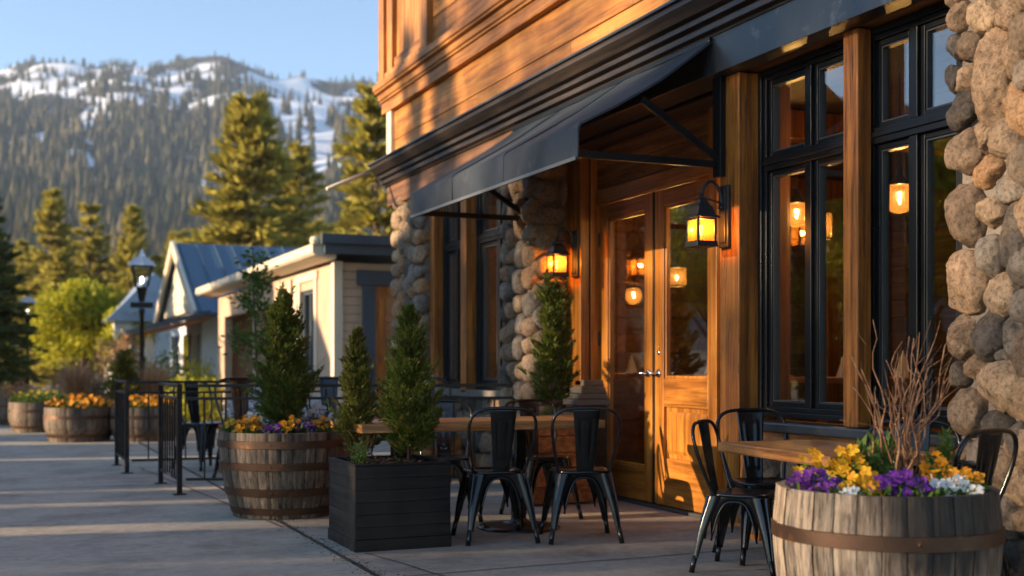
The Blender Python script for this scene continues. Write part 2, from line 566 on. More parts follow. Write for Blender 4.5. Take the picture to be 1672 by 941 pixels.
# ------------------------------------------------------------------ ground
m = MB(); m.box(-165, 1100, -50, 1990, -.60, -.13)
tag(m.build('ground', paint('ground_earth', (.16, .12, .07), .95, 0, .35, .5, 3)), kind='structure')
m = MB(); m.box(-9.5, -1.9, -20, 140, -.128, -.124)
tag(m.build('road', M['asphalt']), kind='structure')
m = MB(); m.box(-5.75, -5.63, -20, 140, -.120, -.1195)
tag(m.build('road_marking', paint('road_paint', (.7, .55, .1), .7)), kind='structure')
m = MB(); m.box(-1.9, -1.75, -20, 60, -.128, -.004)
tag(m.build('kerb', M['kerb'], None, False, .015), kind='structure')
m = MB(); m.box(-9.7, -9.5, -20, 140, -.128, 0)
tag(m.build('kerb', M['kerb'], None, False, .015), kind='structure')
m = MB(); m.box(-1.75, 1.835, -20, 60, -.128, 0)
tag(m.build('sidewalk', M['concrete']), kind='structure')
m = MB(); m.box(1.865, 5.2, -6, 26, -.128, .002)
tag(m.build('patio', M['patio']), kind='structure')
# dirt-filled joint: a ragged strip between the slabs, plus cross joints cut in the slabs
m = MB()
N_ = 260
for k in range(N_):
    y0 = -5 + 31 * k / N_; y1 = -5 + 31 * (k + 1) / N_
    mm = [1.850 + .010 * mnoise.noise((y, 3.1, 0)) for y in (y0, y1)]
    ww = [.008 + .008 * abs(mnoise.noise((y * 3, 9.7, 0))) for y in (y0, y1)]
    m.add([(mm[0] - ww[0], y0, .0045), (mm[0] + ww[0], y0, .0045), (mm[1] + ww[1], y1, .0045), (mm[1] - ww[1], y1, .0045)], [(0, 1, 2, 3)])
for (xa, ya, xb, yb, wd) in ((1.84, 6.05, 5.2, 6.15, .006), (-1.7, 11.6, 1.84, 11.6, .008), (1.86, 10.2, 4.4, 10.25, .008), (-1.7, 16.4, 1.84, 16.4, .01),
                             (1.80, 8.2, 1.4, 13.5, .006), (2.35, 5.0, 2.0, 6.9, .005), (-1.7, 5.6, 1.84, 5.6, .007)):
    n = 60
    for k in range(n):
        a, b = k / n, (k + 1) / n
        pts = []
        for q in (a, b):
            x = xa + (xb - xa) * q; y = ya + (yb - ya) * q
            j = .02 * mnoise.noise((x * 2.5, y * 2.5, 1.7))
            pts.append((x + (j if abs(yb - ya) > abs(xb - xa) else 0), y + (0 if abs(yb - ya) > abs(xb - xa) else j)))
        d = (wd, 0) if abs(yb - ya) > abs(xb - xa) else (0, wd)
        m.add([(pts[0][0] - d[0], pts[0][1] - d[1], .0065), (pts[0][0] + d[0], pts[0][1] + d[1], .0065),
               (pts[1][0] + d[0], pts[1][1] + d[1], .0065), (pts[1][0] - d[0], pts[1][1] - d[1], .0065)], [(0, 1, 2, 3)])
tag(m.build('pavement_joint', M['joint']), kind='structure')
# bits of moss and leaf litter along the joint
n = 900
Pp = np.stack([1.85 + .05 * nrg.normal(size=n), nrg.uniform(5.2, 10.5, n), np.full(n, .006)], 1)
Dd = np.stack([nrg.normal(size=n), nrg.normal(size=n), .12 * np.abs(nrg.normal(size=n))], 1)
tag(quadmesh('leaf_litter', kites(Pp, Dd, nrg.uniform(.006, .022, n), nrg.uniform(.004, .010, n)), leafmat('litter', (.10, .06, .03), (.26, .17, .08), .1)), kind='stuff')

# ------------------------------------------------------------------ stones
TONES = {'t': (.40, .262, .160), 'l': (.51, .35, .215), 'd': (.13, .108, .09), 'b': (.285, .195, .128), 'o': (.43, .24, .12), 'g': (.25, .21, .172)}

def ico(sub):
    b = bmesh.new()
    bmesh.ops.create_icosphere(b, subdivisions=sub, radius=1)
    b.verts.ensure_lookup_table()
    V = np.array([v.co[:] for v in b.verts]); F = [tuple(v.index for v in f.verts) for f in b.faces]
    b.free()
    return V, F
ICO3, ICO4 = ico(3), ico(4)

def stone_verts(base, seed, cuts=5, amp=.10, sq=2.6):
    """a worn boulder: an ellipsoid pushed towards a rounded block, flattened by a few random planes"""
    r = np.random.default_rng(seed)
    V = base.copy()
    p = np.abs(V) ** sq
    V = V / (p.sum(1, keepdims=True) ** (1 / sq))
    for _ in range(cuts):
        d = r.normal(size=3); d /= np.linalg.norm(d)
        h = r.uniform(.74, .94)
        e = V @ d - h
        V = V - np.outer(np.maximum(e, 0) * .85, d)
    o = r.uniform(0, 99, 3)
    for i in range(len(V)):
        q = Vector(V[i] * 1.3 + o)
        k = 1 + amp * mnoise.noise(q) + amp * .5 * mnoise.noise(q * 2.7) + amp * .36 * mnoise.noise(q * 6.1) + amp * .22 * mnoise.noise(q * 13.0)
        V[i] *= k
    return V

class Stones:
    def __init__(s):
        s.V, s.F, s.T = [], [], []
        s.n = 0

    def put(s, c, half, seed, tone, base=ICO3, rot=0, axis='x', **k):
        V = stone_verts(base[0], seed, **k)
        V = V * np.array(half)
        if rot:
            ca, sa = math.cos(rot), math.sin(rot)
            i, j = (1, 2) if axis == 'x' else (0, 2)
            a, b = V[:, i].copy(), V[:, j].copy()
            V[:, i] = a * ca - b * sa; V[:, j] = a * sa + b * ca
        V = V + np.array(c)
        s.V.append(V); s.F += [(a + s.n, b + s.n, c_ + s.n) for a, b, c_ in base[1]]
        s.n += len(V)
        s.T.append(np.tile(np.array([*tone, 1.0]), (len(V), 1)))

    def build(s, name, parent):
        me = bpy.data.meshes.new(name)
        me.from_pydata(np.concatenate(s.V).tolist(), [], s.F)
        a = me.color_attributes.new('tone', 'FLOAT_COLOR', 'POINT')
        a.data.foreach_set('color', np.concatenate(s.T).ravel())
        return link(name, me, M['stone'], parent, True)

def tonevar(k):
    c = TONES[k]; f = rnd.uniform(.82, 1.18)
    return tuple(min(.8, x * f) for x in c)

# ------------------------------------------------------------------ THE RESTAURANT
B = thing('restaurant_building', 'cedar and river stone restaurant with black framed windows and wooden double doors', 'building', (4.3, 8, 0))

# upper storey: siding boards, casings, belt moulding
m = MB()
z = 3.40
while z < 7.0:
    h = .335
    if not (4.08 < z < 4.2):
        pass
    yj = [.8]
    while yj[-1] < 13.4:
        yj.append(min(13.4, yj[-1] + rnd.uniform(1.9, 3.8)))
    for a_, b_ in zip(yj, yj[1:]):
        q_ = rnd.uniform(0, .003)
        m.box((4.212 if z < 4.25 else 4.150) + q_, 4.40, a_ + .0012, b_ - .0012, z, z + h - .008)
    z += h
m.build('siding', M['siding'], B, False, .006)
m = MB(); m.box(4.40, 10.5, .8, 13.35, 3.38, 7.2); m.build('upper_wall', M['plaster'], B)
m = MB()
m.box(4.165, 4.43, 13.29, 13.46, 3.47, 4.10)                       # corner board below the belt
m.build('corner_board', M['creamtrim'], B, False, .006)
m = MB(); m.box(4.085, 4.43, 13.33, 13.52, 4.40, 7.2); m.build('corner_board', M['trim_z'], B, False, .006)
bp = [(4.30, 4.075), (4.150, 4.075), (4.150, 4.20), (4.125, 4.205), (4.125, 4.225), (4.105, 4.235), (4.105, 4.30), (4.060, 4.305), (4.060, 4.325),
      (4.040, 4.335), (4.040, 4.405), (4.30, 4.43)]
m = MB(); m.prism_y(bp, .8, 13.60)
m.build('belt_moulding', M['trim_y'], B, False, .004)
# upper window at the corner, panelled and trimmed
uw = MB()
uw.box(4.078, 4.2, 11.78, 11.99, 4.41, 7.2); uw.box(4.078, 4.2, 12.97, 13.17, 4.41, 7.2)
uw.box(4.060, 4.2, 11.74, 13.20, 4.408, 4.47)
uwo = uw.build('window', M['trim_z'], B, False, .006)
m = MB(); m.box(4.10, 4.2, 12.0, 12.96, 4.474, 4.60); m.build('sill', M['trim_y'], uwo, False, .005)
m = MB()
for k in range(5):
    m.box(4.135, 4.2, 12.0 + k * .193, 12.187 + k * .193, 4.60, 7.2)
m.build('panel', M['trim_z'], uwo, False, .004)
m = MB(); m.box(3.95, 10.7, .7, 13.7, 7.2, 7.4); m.build('roof', M['cornice'], B)
# cornice: stepped mouldings over the fascia
cp = [(4.46, 3.225), (4.185, 3.225), (4.185, 3.245), (4.140, 3.250), (4.140, 3.290), (4.160, 3.295), (4.160, 3.305), (4.105, 3.310), (4.105, 3.345),
      (4.125, 3.350), (4.125, 3.360), (4.075, 3.365), (4.040, 3.400), (4.010, 3.425), (4.010, 3.462), (4.46, 3.485)]
m = MB(); m.prism_y(cp, .8, 13.62)
m.build('cornice', M['cornice'], B, False, .003)
m = MB(); m.box(3.985, 4.3, .8, 13.66, 3.464, 3.484); m.build('cornice_flashing', M['steel'], B, False, .003)
m = MB(); m.box(4.205, 4.46, 9.45, 13.55, 2.99, 3.224); m.build('fascia', M['fascia'], B, False, .006)
m = MB(); m.box(4.200, 4.46, 6.63, 9.448, 2.99, 3.224); m.build('fascia', M['cornice'], B, False, .004)
m = MB(); m.box(4.192, 4.212, .8, 6.628, 2.985, 3.2245); m.box(4.212, 4.32, .8, 6.628, 2.985, 2.997)
m.build('steel_beam', M['steel'], B, False, .003)
m = MB()
for k in range(2):
    m.box(4.215 + k * .16, 4.37 + k * .16, .8, 6.62, 2.998, 3.2235)
m.build('soffit', M['beamwood'], B, False, .004)

# ------------------------------------------------ window builder (frame, sashes, glass)
def front_window(y0, y1, z0, z1, x, ztr=(2.345, 2.435), mull=.06):
    f = MB()
    t = .06
    # stepped outer frame
    for (o, xx, wd) in ((0, x - .035, .034), (.034, x - .018, .032)):
        a, b, c, d = y0 + o, y1 - o, z0 + o, z1 - o
        f.box(xx, x + .07, a, a + wd, c, d); f.box(xx, x + .07, b - wd, b, c, d)
        f.box(xx, x + .07, a + wd, b - wd, c, c + wd); f.box(xx, x + .07, a + wd, b - wd, d - wd, d)
    a, b = y0 + .066, y1 - .066
    f.box(x - .03, x + .07, a, b, *ztr)
    f.box(x - .042, x - .028, a - .01, b + .01, ztr[0] + .035, ztr[0] + .065)
    ym = (a + b) / 2
    lights = []
    for (za, zb) in ((z0 + .066, ztr[0]), (ztr[1], z1 - .066)):
        f.box(x - .022, x + .07, ym - mull / 2, ym + mull / 2, za, zb)
        for (ya, yb) in ((a, ym - mull / 2), (ym + mull / 2, b)):
            lights.append((ya, yb, za, zb))
    fo = f.build('window', M['black'], B, False, .004)
    sash, bead, pane = MB(), MB(), MB()
    for (ya, yb, za, zb) in lights:
        s_ = .030
        for mm, q, wd, xx in ((sash, 0, s_, x + .002), (bead, s_, .010, x + .012)):
            c0, c1, c2, c3 = ya + q, yb - q, za + q, zb - q
            mm.box(xx, x + .06, c0, c0 + wd, c2, c3); mm.box(xx, x + .06, c1 - wd, c1, c2, c3)
            mm.box(xx, x + .06, c0 + wd, c1 - wd, c2, c2 + wd); mm.box(xx, x + .06, c0 + wd, c1 - wd, c3 - wd, c3)
        q = s_ + .004
        pane.box(x + .030, x + .036, ya + q, yb - q, za + q, zb - q)
    sash.build('sash', M['black'], fo, False, .003)
    bead.build('bead', M['bead'], fo)
    pane.build('pane', M['glass'], fo)
    return fo

XW = 4.47
front_window(4.60, 5.365, .80, 2.985, XW)
m = MB(); m.box(4.50, 4.60, 4.416, 4.598, .776, 2.98); m.build('plinth', M['mortar'], B)
front_window(5.385, 6.375, .80, 2.985, XW)
front_window(10.14, 11.28, .88, 2.985, XW)
front_window(11.46, 12.26, .88, 2.985, XW)

# timber posts
for (x0, x1, y0, y1, zb) in ((4.30, 4.452, 6.385, 6.605, .62), (4.335, 4.432, 5.29, 5.415, .78), (4.33, 4.53, 11.29, 11.45, .84), (4.33, 4.53, 12.27, 12.39, .3)):
    m = MB(); m.box(x0, x1, y0, y1, zb, 2.984); m.build('timber_post', M['post'], B, False, .008)
m = MB(); m.box(4.452, 4.60, 6.39, 6.60, 0, 2.98); m.build('timber_post', M['post'], B, False, .006)
# door recess, right cheek and its ledge
m = MB()
for k in range(3):
    m.box(4.612, 4.72, 6.45 + k * .2, 6.64 + k * .2, .05, 2.98)
m.box(4.60, 4.85, 6.60, 6.76, .0, 2.98); m.box(4.66, 4.82, 7.20, 7.31, .0, 2.98)
m.build('door_jamb', M['door_z'], B, False, .006)
# sills and wall under the windows
m = MB(); m.box(4.335, 4.60, 4.36, 6.38, .715, .775); m.build('sill', M['sillstone'], B, False, .012)
m = MB(); m.box(4.375, 4.60, 4.36, 6.38, .615, .713); m.build('sill_board', M['beamwood'], B, False, .006)
m = MB(); m.box(4.33, 4.60, 10.12, 12.34, .80, .875); m.build('sill', M['slab'], B, False, .01)
m = MB(); m.box(4.50, 4.60, 4.3, 6.6, 0, .614); m.build('plinth', M['mortar'], B)
m = MB(); m.box(4.46, 4.60, 10.05, 12.4, 0, .80); m.build('plinth', M['mortar'], B)
for (ya, yb, zt, xx) in ((4.45, 6.55, .60, 4.47), (10.1, 12.4, .80, 4.44)):
    st = Stones()
    zz = .02
    while zz < zt - .06:
        h = rnd.uniform(.16, .22)
        yy = ya
        while yy < yb - .05:
            wd = rnd.uniform(.18, .32)
            if zz + h < zt + .05:
                st.put((xx + .02, yy + wd / 2, zz + h / 2), (.06, wd * .52, h * .52), rnd.randrange(9999), tonevar(rnd.choice('tbgdo')))
            yy += wd
        zz += h
    st.build('plinth_stones', B)

# right pillar, stone by stone
m = MB(); m.box(4.212, 4.62, 2.6, 4.415, 0, 2.984); m.box(4.62, 10.3, 2.6, 2.95, 0, 3.38); m.build('stone_pillar', M['mortar'], B, False, .05, 3)
pillar_right = B.children[-1]
RS = [(4.384, 2.786, .063, .073, 't'), (4.223, 2.751, .09, .082, 'l'), (4.066, 2.703, .078, .083, 't'), (4.404, 2.642, .048, .064, 'd'), (4.302, 2.628, .069, .072, 'b'),
      (4.174, 2.451, .107, .217, 't'), (4.045, 2.505, .067, .096, 't'), (4.416, 2.498, .04, .07, 'd'), (4.333, 2.477, .054, .069, 't'), (4.356, 2.326, .09, .087, 'd'),
      (4.041, 2.319, .06, .083, 'o'), (4.084, 2.139, .093, .105, 'b'), (4.223, 2.18, .052, .077, 't'), (4.337, 2.131, .105, .107, 'b'), (4.204, 2.021, .082, .074, 'o'),
      (4.055, 1.919, .085, .072, 'g'), (4.337, 1.842, .105, .153, 'b'), (4.171, 1.825, .081, .076, 'l'), (4.041, 1.689, .091, .138, 'd'), (4.193, 1.624, .081, .102, 'g'),
      (4.325, 1.523, .12, .147, 't'), (4.102, 1.45, .093, .1, 'l'), (3.985, 1.403, .041, .065, 'o'), (4.364, 1.261, .082, .102, 'b'), (4.185, 1.265, .103, .121, 'd'),
      (4.034, 1.259, .07, .099, 'g'), (4.275, 1.119, .061, .066, 't'), (4.376, 1.083, .059, .064, 'd'), (4.112, 1.032, .151, .114, 'l'), (4.325, .905, .104, .113, 'b'),
      (4.145, .839, .087, .073, 'd'), (4.024, .792, .066, .096, 'd'), (4.245, .714, .072, .071, 'g'), (4.134, .646, .087, .098, 'b'), (4.02, .581, .063, .096, 'l'),
      (4.333, .708, .05, .069, 'b'), (4.291, .556, .092, .08, 'g'), (4.084, .426, .089, .111, 'g'), (4.223, .406, .067, .077, 'b'), (4.337, .392, .062, .078, 't'),
      (4.027, .254, .095, .085, 'd'), (4.149, .224, .058, .073, 'o'), (4.275, .242, .076, .074, 'g'), (4.112, 1.172, .05, .033, 'g'), (4.36, .12, .08, .09, 'b'),
      (4.2, .09, .09, .09, 'g'), (4.05, .09, .08, .08, 't'), (4.40, 2.90, .06, .07, 'b'), (4.25, 2.91, .08, .07, 't'), (4.10, 2.88, .07, .08, 'g')]
st = Stones()
for i, (y, z, a, b, k) in enumerate(RS):
    dep = min(a, b) * .55 + .05
    st.put((4.222, y, z), (dep, a * 1.07, b * 1.07), 100 + i, tonevar(k), ICO4, rnd.uniform(-.15, .15), amp=.14, cuts=6, sq=2.4)
yy_ = 2.66
while yy_ < 3.92:
    wd_ = rnd.uniform(.15, .21); zz_ = rnd.uniform(-.06, .02)
    while zz_ < 2.9:
        h_ = rnd.uniform(.14, .25)
        st.put((4.225, yy_ + wd_ / 2 + rnd.uniform(-.02, .02), zz_ + h_ / 2), (.09, wd_ * .55, h_ * .53), rnd.randrange(9999), tonevar(rnd.choice('ttbbgdlo')), ICO3, rnd.uniform(-.3, .3), amp=.14, cuts=6)
        zz_ += h_
    yy_ += wd_
st.build('stones', pillar_right)

# left pillars: tall courses of loaf-shaped stones
def loaf_pillar(y0, y1, x0, xin, quoin, seed, end=None):
    r = random.Random(seed)
    m = MB(); m.box(x0 + .05, xin, y0, y1, 0, 2.984)
    po = m.build('stone_pillar', M['mortar'], B)
    s = Stones()
    cols = []
    yy = y0
    if quoin:
        cols.append((y0 - .02, y0 + .22)); yy = y0 + .22
    while yy < y1 - .05:
        wd = r.uniform(.13, .19)
        if yy + wd > y1 - .08: wd = y1 - yy
        cols.append((yy, yy + wd)); yy += wd
    for (ya, yb) in cols:
        zz = r.uniform(-.1, 0)
        while zz < 2.95:
            h = r.uniform(.15, .255)
            if zz + h > 2.97: h = max(.12, 2.975 - zz)
            tone = tonevar(r.choice('ttbbgglod'))
            s.put((x0 + .045, (ya + yb) / 2 + r.uniform(-.012, .012), zz + h / 2), (r.uniform(.085, .11), (yb - ya) * .53, h * .515), r.randrange(9999), tone, ICO3, r.uniform(-.1, .1), sq=2.9, cuts=3)
            zz += h
    if end is not None:                      # stones turning the corner onto the face towards the street end
        zz = -.05
        while zz < 2.95:
            h = r.uniform(.16, .25)
            if zz + h > 2.97: h = max(.12, 2.975 - zz)
            xx = x0 + .02
            while xx < end - .05:
                wd = r.uniform(.2, .3)
                if xx + wd > end - .06: wd = end - xx
                s.put((xx + wd / 2 - .01, y0 + .015, zz + h / 2), (wd * .54, .10, h * .515), r.randrange(9999), tonevar(r.choice('ttbbglo')), ICO3, r.uniform(-.08, .08), 'y', sq=3.0, cuts=3)
                xx += wd
            zz += h
    s.build('stones', po)
loaf_pillar(12.42, 13.42, 4.24, 4.65, True, 5)
loaf_pillar(9.42, 10.10, 4.24, 4.55, True, 9, 4.55)

# recess left side: jamb boards, sidelight, plinth with stacked slabs
m = MB(); m.box(4.56, 4.64, 9.15, 9.44, .0, 2.98); m.box(4.66, 4.80, 9.155, 9.20, .0, 2.98); m.box(4.65, 4.80, 9.30, 9.42, .8, 2.98)
m.build('door_jamb', M['door_z'], B, False, .005)
sidelight = MB(); sidelight.box(4.71, 4.75, 9.2, 9.3, .8, 2.45)
so_ = sidelight.build('sidelight', M['black'], B, False, .004)
m = MB(); m.box(4.698, 4.707, 9.215, 9.285, .86, 2.4); m.build('pane', M['glass'], so_)
m = MB(); m.box(4.50, 4.79, 9.02, 9.32, 0.002, .78); m.build('plinth_panel', M['darkwood'], B, False, .008)
m = MB()
for k, (i, zz, hh) in enumerate(((0, .782, .05), (.025, .834, .045), (.06, .881, .06), (.10, .943, .055))):
    m.box(4.46 + i, 4.78 - i * .2, 9.00 + i, 9.30 - i * .3, zz, zz + hh)
m.build('slab_ledge', M['slab'], B, False, .01, 2)

# double doors
XD = 4.75
m = MB(); m.box(4.70, 4.86, 7.31, 9.155, 2.50, 2.62); m.build('door_header', M['door_y'], B, False, .006)
m = MB()
for k in range(2):
    m.box(4.72, 4.84, 7.0, 9.4, 2.625 + k * .18, 2.80 + k * .18)
m.build('lintel', M['beamwood'], B, False, .006)
m = MB(); m.box(4.47, 4.86, 6.62, 9.42, 2.966, 2.983); m.build('recess_ceiling', M['darkwood'], B)
m = MB(); m.box(4.70, 4.86, 7.30, 9.16, .004, .028); m.build('threshold', M['bead'], B, False, .006)

def door_leaf(y0, y1, half, label):
    s = MB()
    sw, z0, z1 = .135, .034, 2.492
    s.box(XD - .005, XD + .05, y0, y0 + sw, z0, z1); s.box(XD - .005, XD + .05, y1 - sw, y1, z0, z1)
    d = s.build('door', M['door_z'], B, False, .006)
    d['label'] = label
    rails = [(z0, .30), (z1 - .13, z1)] if not half else [(z0, .40), (.80, 1.02), (z1 - .13, z1)]
    for a, b in rails:
        r = MB(); r.box(XD - .003, XD + .048, y0 + sw, y1 - sw, a, b); r.build('rail', M['door_y'], d, False, .005)
    gz = (.30, z1 - .13) if not half else (1.02, z1 - .13)
    st_ = MB()
    for q, wd, xx in ((0, .022, XD + .008),):
        a, b, c, e = y0 + sw, y1 - sw, gz[0], gz[1]
        st_.box(xx, XD + .045, a, a + wd, c, e); st_.box(xx, XD + .045, b - wd, b, c, e)
        st_.box(xx, XD + .045, a + wd, b - wd, c, c + wd); st_.box(xx, XD + .045, a + wd, b - wd, e - wd, e)
    st_.build('glazing_bead', M['door_z'], d, False, .004)
    p = MB(); p.box(XD + .026, XD + .032, y0 + sw + .01, y1 - sw - .01, gz[0] + .01, gz[1] - .01)
    p.build('pane', M['glass'], d)
    if half:
        q = MB()
        q.box(XD + .022, XD + .04, y0 + sw, y1 - sw, .40, .80)
        a, b = y0 + sw + .035, y1 - sw - .035
        q.prism_y([(XD + .023, .435), (XD + .008, .465), (XD + .008, .735), (XD + .023, .765)], a, b)
        q.build('panel', M['door_z'], d, False, .004)
    return d

def lever(y, dirn, d):
    h = MB()
    h.lathe([(.001, 0), (.033, 0), (.033, .007), (.022, .013), (.001, .013)], seg=24)
    V = [(XD - .006 - z, y + x, 1.06 + yy) for (x, yy, z) in h.v]
    h.v = V
    h.tube([(XD - .018, y, 1.06), (XD - .055, y, 1.06), (XD - .066, y + dirn * .012, 1.06), (XD - .068, y + dirn * .04, 1.058), (XD - .066, y + dirn * .125, 1.055)],
           [.010, .010, .012, .011, .008], 12)
    h.build('handle', M['chrome'], d, True)

dl = door_leaf(8.245, 9.15, False, 'full glass door leaf on the far side')
dr = door_leaf(7.315, 8.215, True, 'half glass door leaf with a raised lower panel')
m = MB(); m.box(XD - .012, XD + .04, 8.217, 8.243, .03, 2.492); m.build('astragal', M['black'], B, False, .003)
lever(8.245 + .066, 1, dl)
lever(8.215 - .066, 1, dr)
m = MB(); m.lathe([(.001, 0), (.020, 0), (.017, .008), (.001, .008)], seg=20)
m.v = [(XD - .006 - z, 8.145 + x, 1.22 + y) for x, y, z in m.v]
m.box(XD - .022, XD - .010, 8.141, 8.149, 1.208, 1.232)
m.build('lock', M['chrome'], dr, True)
m = MB(); m.lathe([(.001, 0), (.012, 0), (.010, .006), (.001, .006)], seg=16)
m.v = [(XD - .006 - z, 8.145 + x, 1.262 + y) for x, y, z in m.v]
m.build('lock', M['brass'], dr, True)
for zz in (.45, 1.35, 2.2):
    m = MB(); m.tube([(XD - .012, 9.152, zz - .06), (XD - .012, 9.152, zz + .06)], .010, 10); m.build('hinge', M['bead'], dl, True)

# rear shell and interior room
m = MB(); m.box(10.2, 10.5, .8, 13.35, 0, 3.38); m.box(4.66, 10.2, 13.05, 13.35, 0, 3.38); m.build('rear_wall', M['plaster'], B)
m = MB(); m.box(4.86, 10.2, 2.95, 13.05, .005, .03); m.build('floor', M['darkwood'], B)
m = MB(); m.box(4.62, 10.2, 2.95, 13.05, 3.0, 3.05); m.build('ceiling', M['darkwood'], B)
m = MB()
for k in range(14):
    m.box(10.10, 10.19, 2.95, 13.05, .03 + k * .21, .23 + k * .21)
for k in range(14):
    m.box(5.0, 10.1, 12.96, 13.04, .03 + k * .21, .23 + k * .21)
    m.box(7.9, 7.98, 2.96, 6.4, .03 + k * .21, .23 + k * .21)
m.build('inner_boarding', M['interior'], B, False, .006)
m = MB()
for yy in (5.6, 8.4, 11.4):
    m.box(8.9, 9.1, yy, yy + .2, .03, 2.99)
for yy in (4.6, 7.2, 9.8):
    m.box(4.9, 10.1, yy, yy + .16, 2.78, 2.99)
m.build('inner_timber', M['post'], B, False, .01)
m = MB()
for zz in (.95, 1.35, 1.75):
    m.box(7.62, 7.895, 3.3, 6.2, zz, zz + .035)
for yy in (3.3, 4.7, 6.17):
    m.box(7.62, 7.895, yy, yy + .03, .05, 1.745)
m.build('shelving', M['interior'], B, False, .004)
# north wall of the building: boarded side facing the neighbour
m = MB(); m.box(4.70, 10.4, 13.351, 13.40, 0, 3.38); m.build('end_wall', M['siding'], B)

# pole at the cornice corner
m = MB(); m.tube([(4.02, 13.64, 3.41), (3.43, 13.36, 3.13)], .022, 10)
pole = m.build('flag_pole', M['creamtrim'], None, True)
tag(pole, 'short bare pale pole jutting out from the cornice corner', 'pole')

# ------------------------------------------------------------------ AWNING
A = thing('awning', 'dark charcoal canvas awning on iron brackets over the wooden doors', 'awning', (4.2, 8.2, 2.4))
ya, yb = 6.52, 9.72
m = MB()
prof = [(4.19, 3.205), (4.10, 3.155), (3.80, 2.955), (3.50, 2.765), (3.245, 2.600), (3.225, 2.575), (3.225, 2.385)]
nn = 26
tops, bots = [], []
for j in range(nn + 1):
    y = ya + (yb - ya) * j / nn
    e = min(j, nn - j) / nn
    for i, (x, z) in enumerate(prof):
        sag = -.022 * math.sin(PI * min(1, i / 4)) * (1 if 0 < j < nn else 1.6) if i < 5 else 0
        wob = (.010 * mnoise.noise((x * 4, y * 2.2, 2)) + .005 * mnoise.noise((x * 9, y * 7, 6))) if i < 6 else .010 * mnoise.noise((x, y * 4, 4))
        tops.append((x + (wob if i >= 5 else 0), y, z + sag + (wob if i < 5 else 0)))
        bots.append((x + .010 + (wob if i >= 5 else 0), y, z - .010 + sag + (wob if i < 5 else 0)))
k = len(prof)
V = tops + bots
T = len(tops)
F = []
for j in range(nn):
    for i in range(k - 1):
        a = j * k + i
        F.append((a, a + 1, a + k + 1, a + k)); F.append((T + a, T + a + k, T + a + k + 1, T + a + 1))
for j in range(nn):
    for i in (0, k - 1):
        a = j * k + i
        F.append((a, a + k, T + a + k, T + a))
for j in (0, nn):
    for i in range(k - 1):
        a = j * k + i
        F.append((a, a + 1, T + a + 1, T + a))
m.add(V, F)
m.build('canopy', M['canvas'], A, 'auto')
# pale worn hem strip along the wall edge
m = MB(); m.box(4.165, 4.188, ya, yb, 3.190, 3.2225)
m.build('top_flashing', M['black'], A, False, .003)
m = MB(); m.box(3.216, 3.224, ya + .01, yb - .01, 2.374, 2.398); m.build('hem', paint('awning_hem', (.10, .11, .12), .6), A, False, .003)
for y in (6.575, 9.68):
    m = MB(); m.bar((4.27, y, 2.42), (3.245, y, 2.42), .035, .045); m.build('bracket_arm', M['iron'] if 0 else M['black'], A, False, .004)
    m = MB(); m.bar((4.262, y, 2.46), (3.70, y, 2.795), .035, .045); m.build('bracket_brace', M['black'], A, False, .004)
    m = MB(); m.box(4.255, 4.297, y - .045, y + .045, 2.34, 3.15); m.build('wall_plate', M['black'], A, False, .004)
for yy in (7.67, 8.70):
    m = MB(); m.tube([(x - .002, yy, z + .004 - .022 * math.sin(PI * min(1, i / 4)) * (i < 5)) for i, (x, z) in enumerate(prof)], .004, 6); m.build('seam', M['canvas'], A, True)
m = MB(); m.tube([(3.25, ya + .02, 2.575), (3.25, yb - .02, 2.575)], .016, 8); m.build('front_rod', M['black'], A, True)

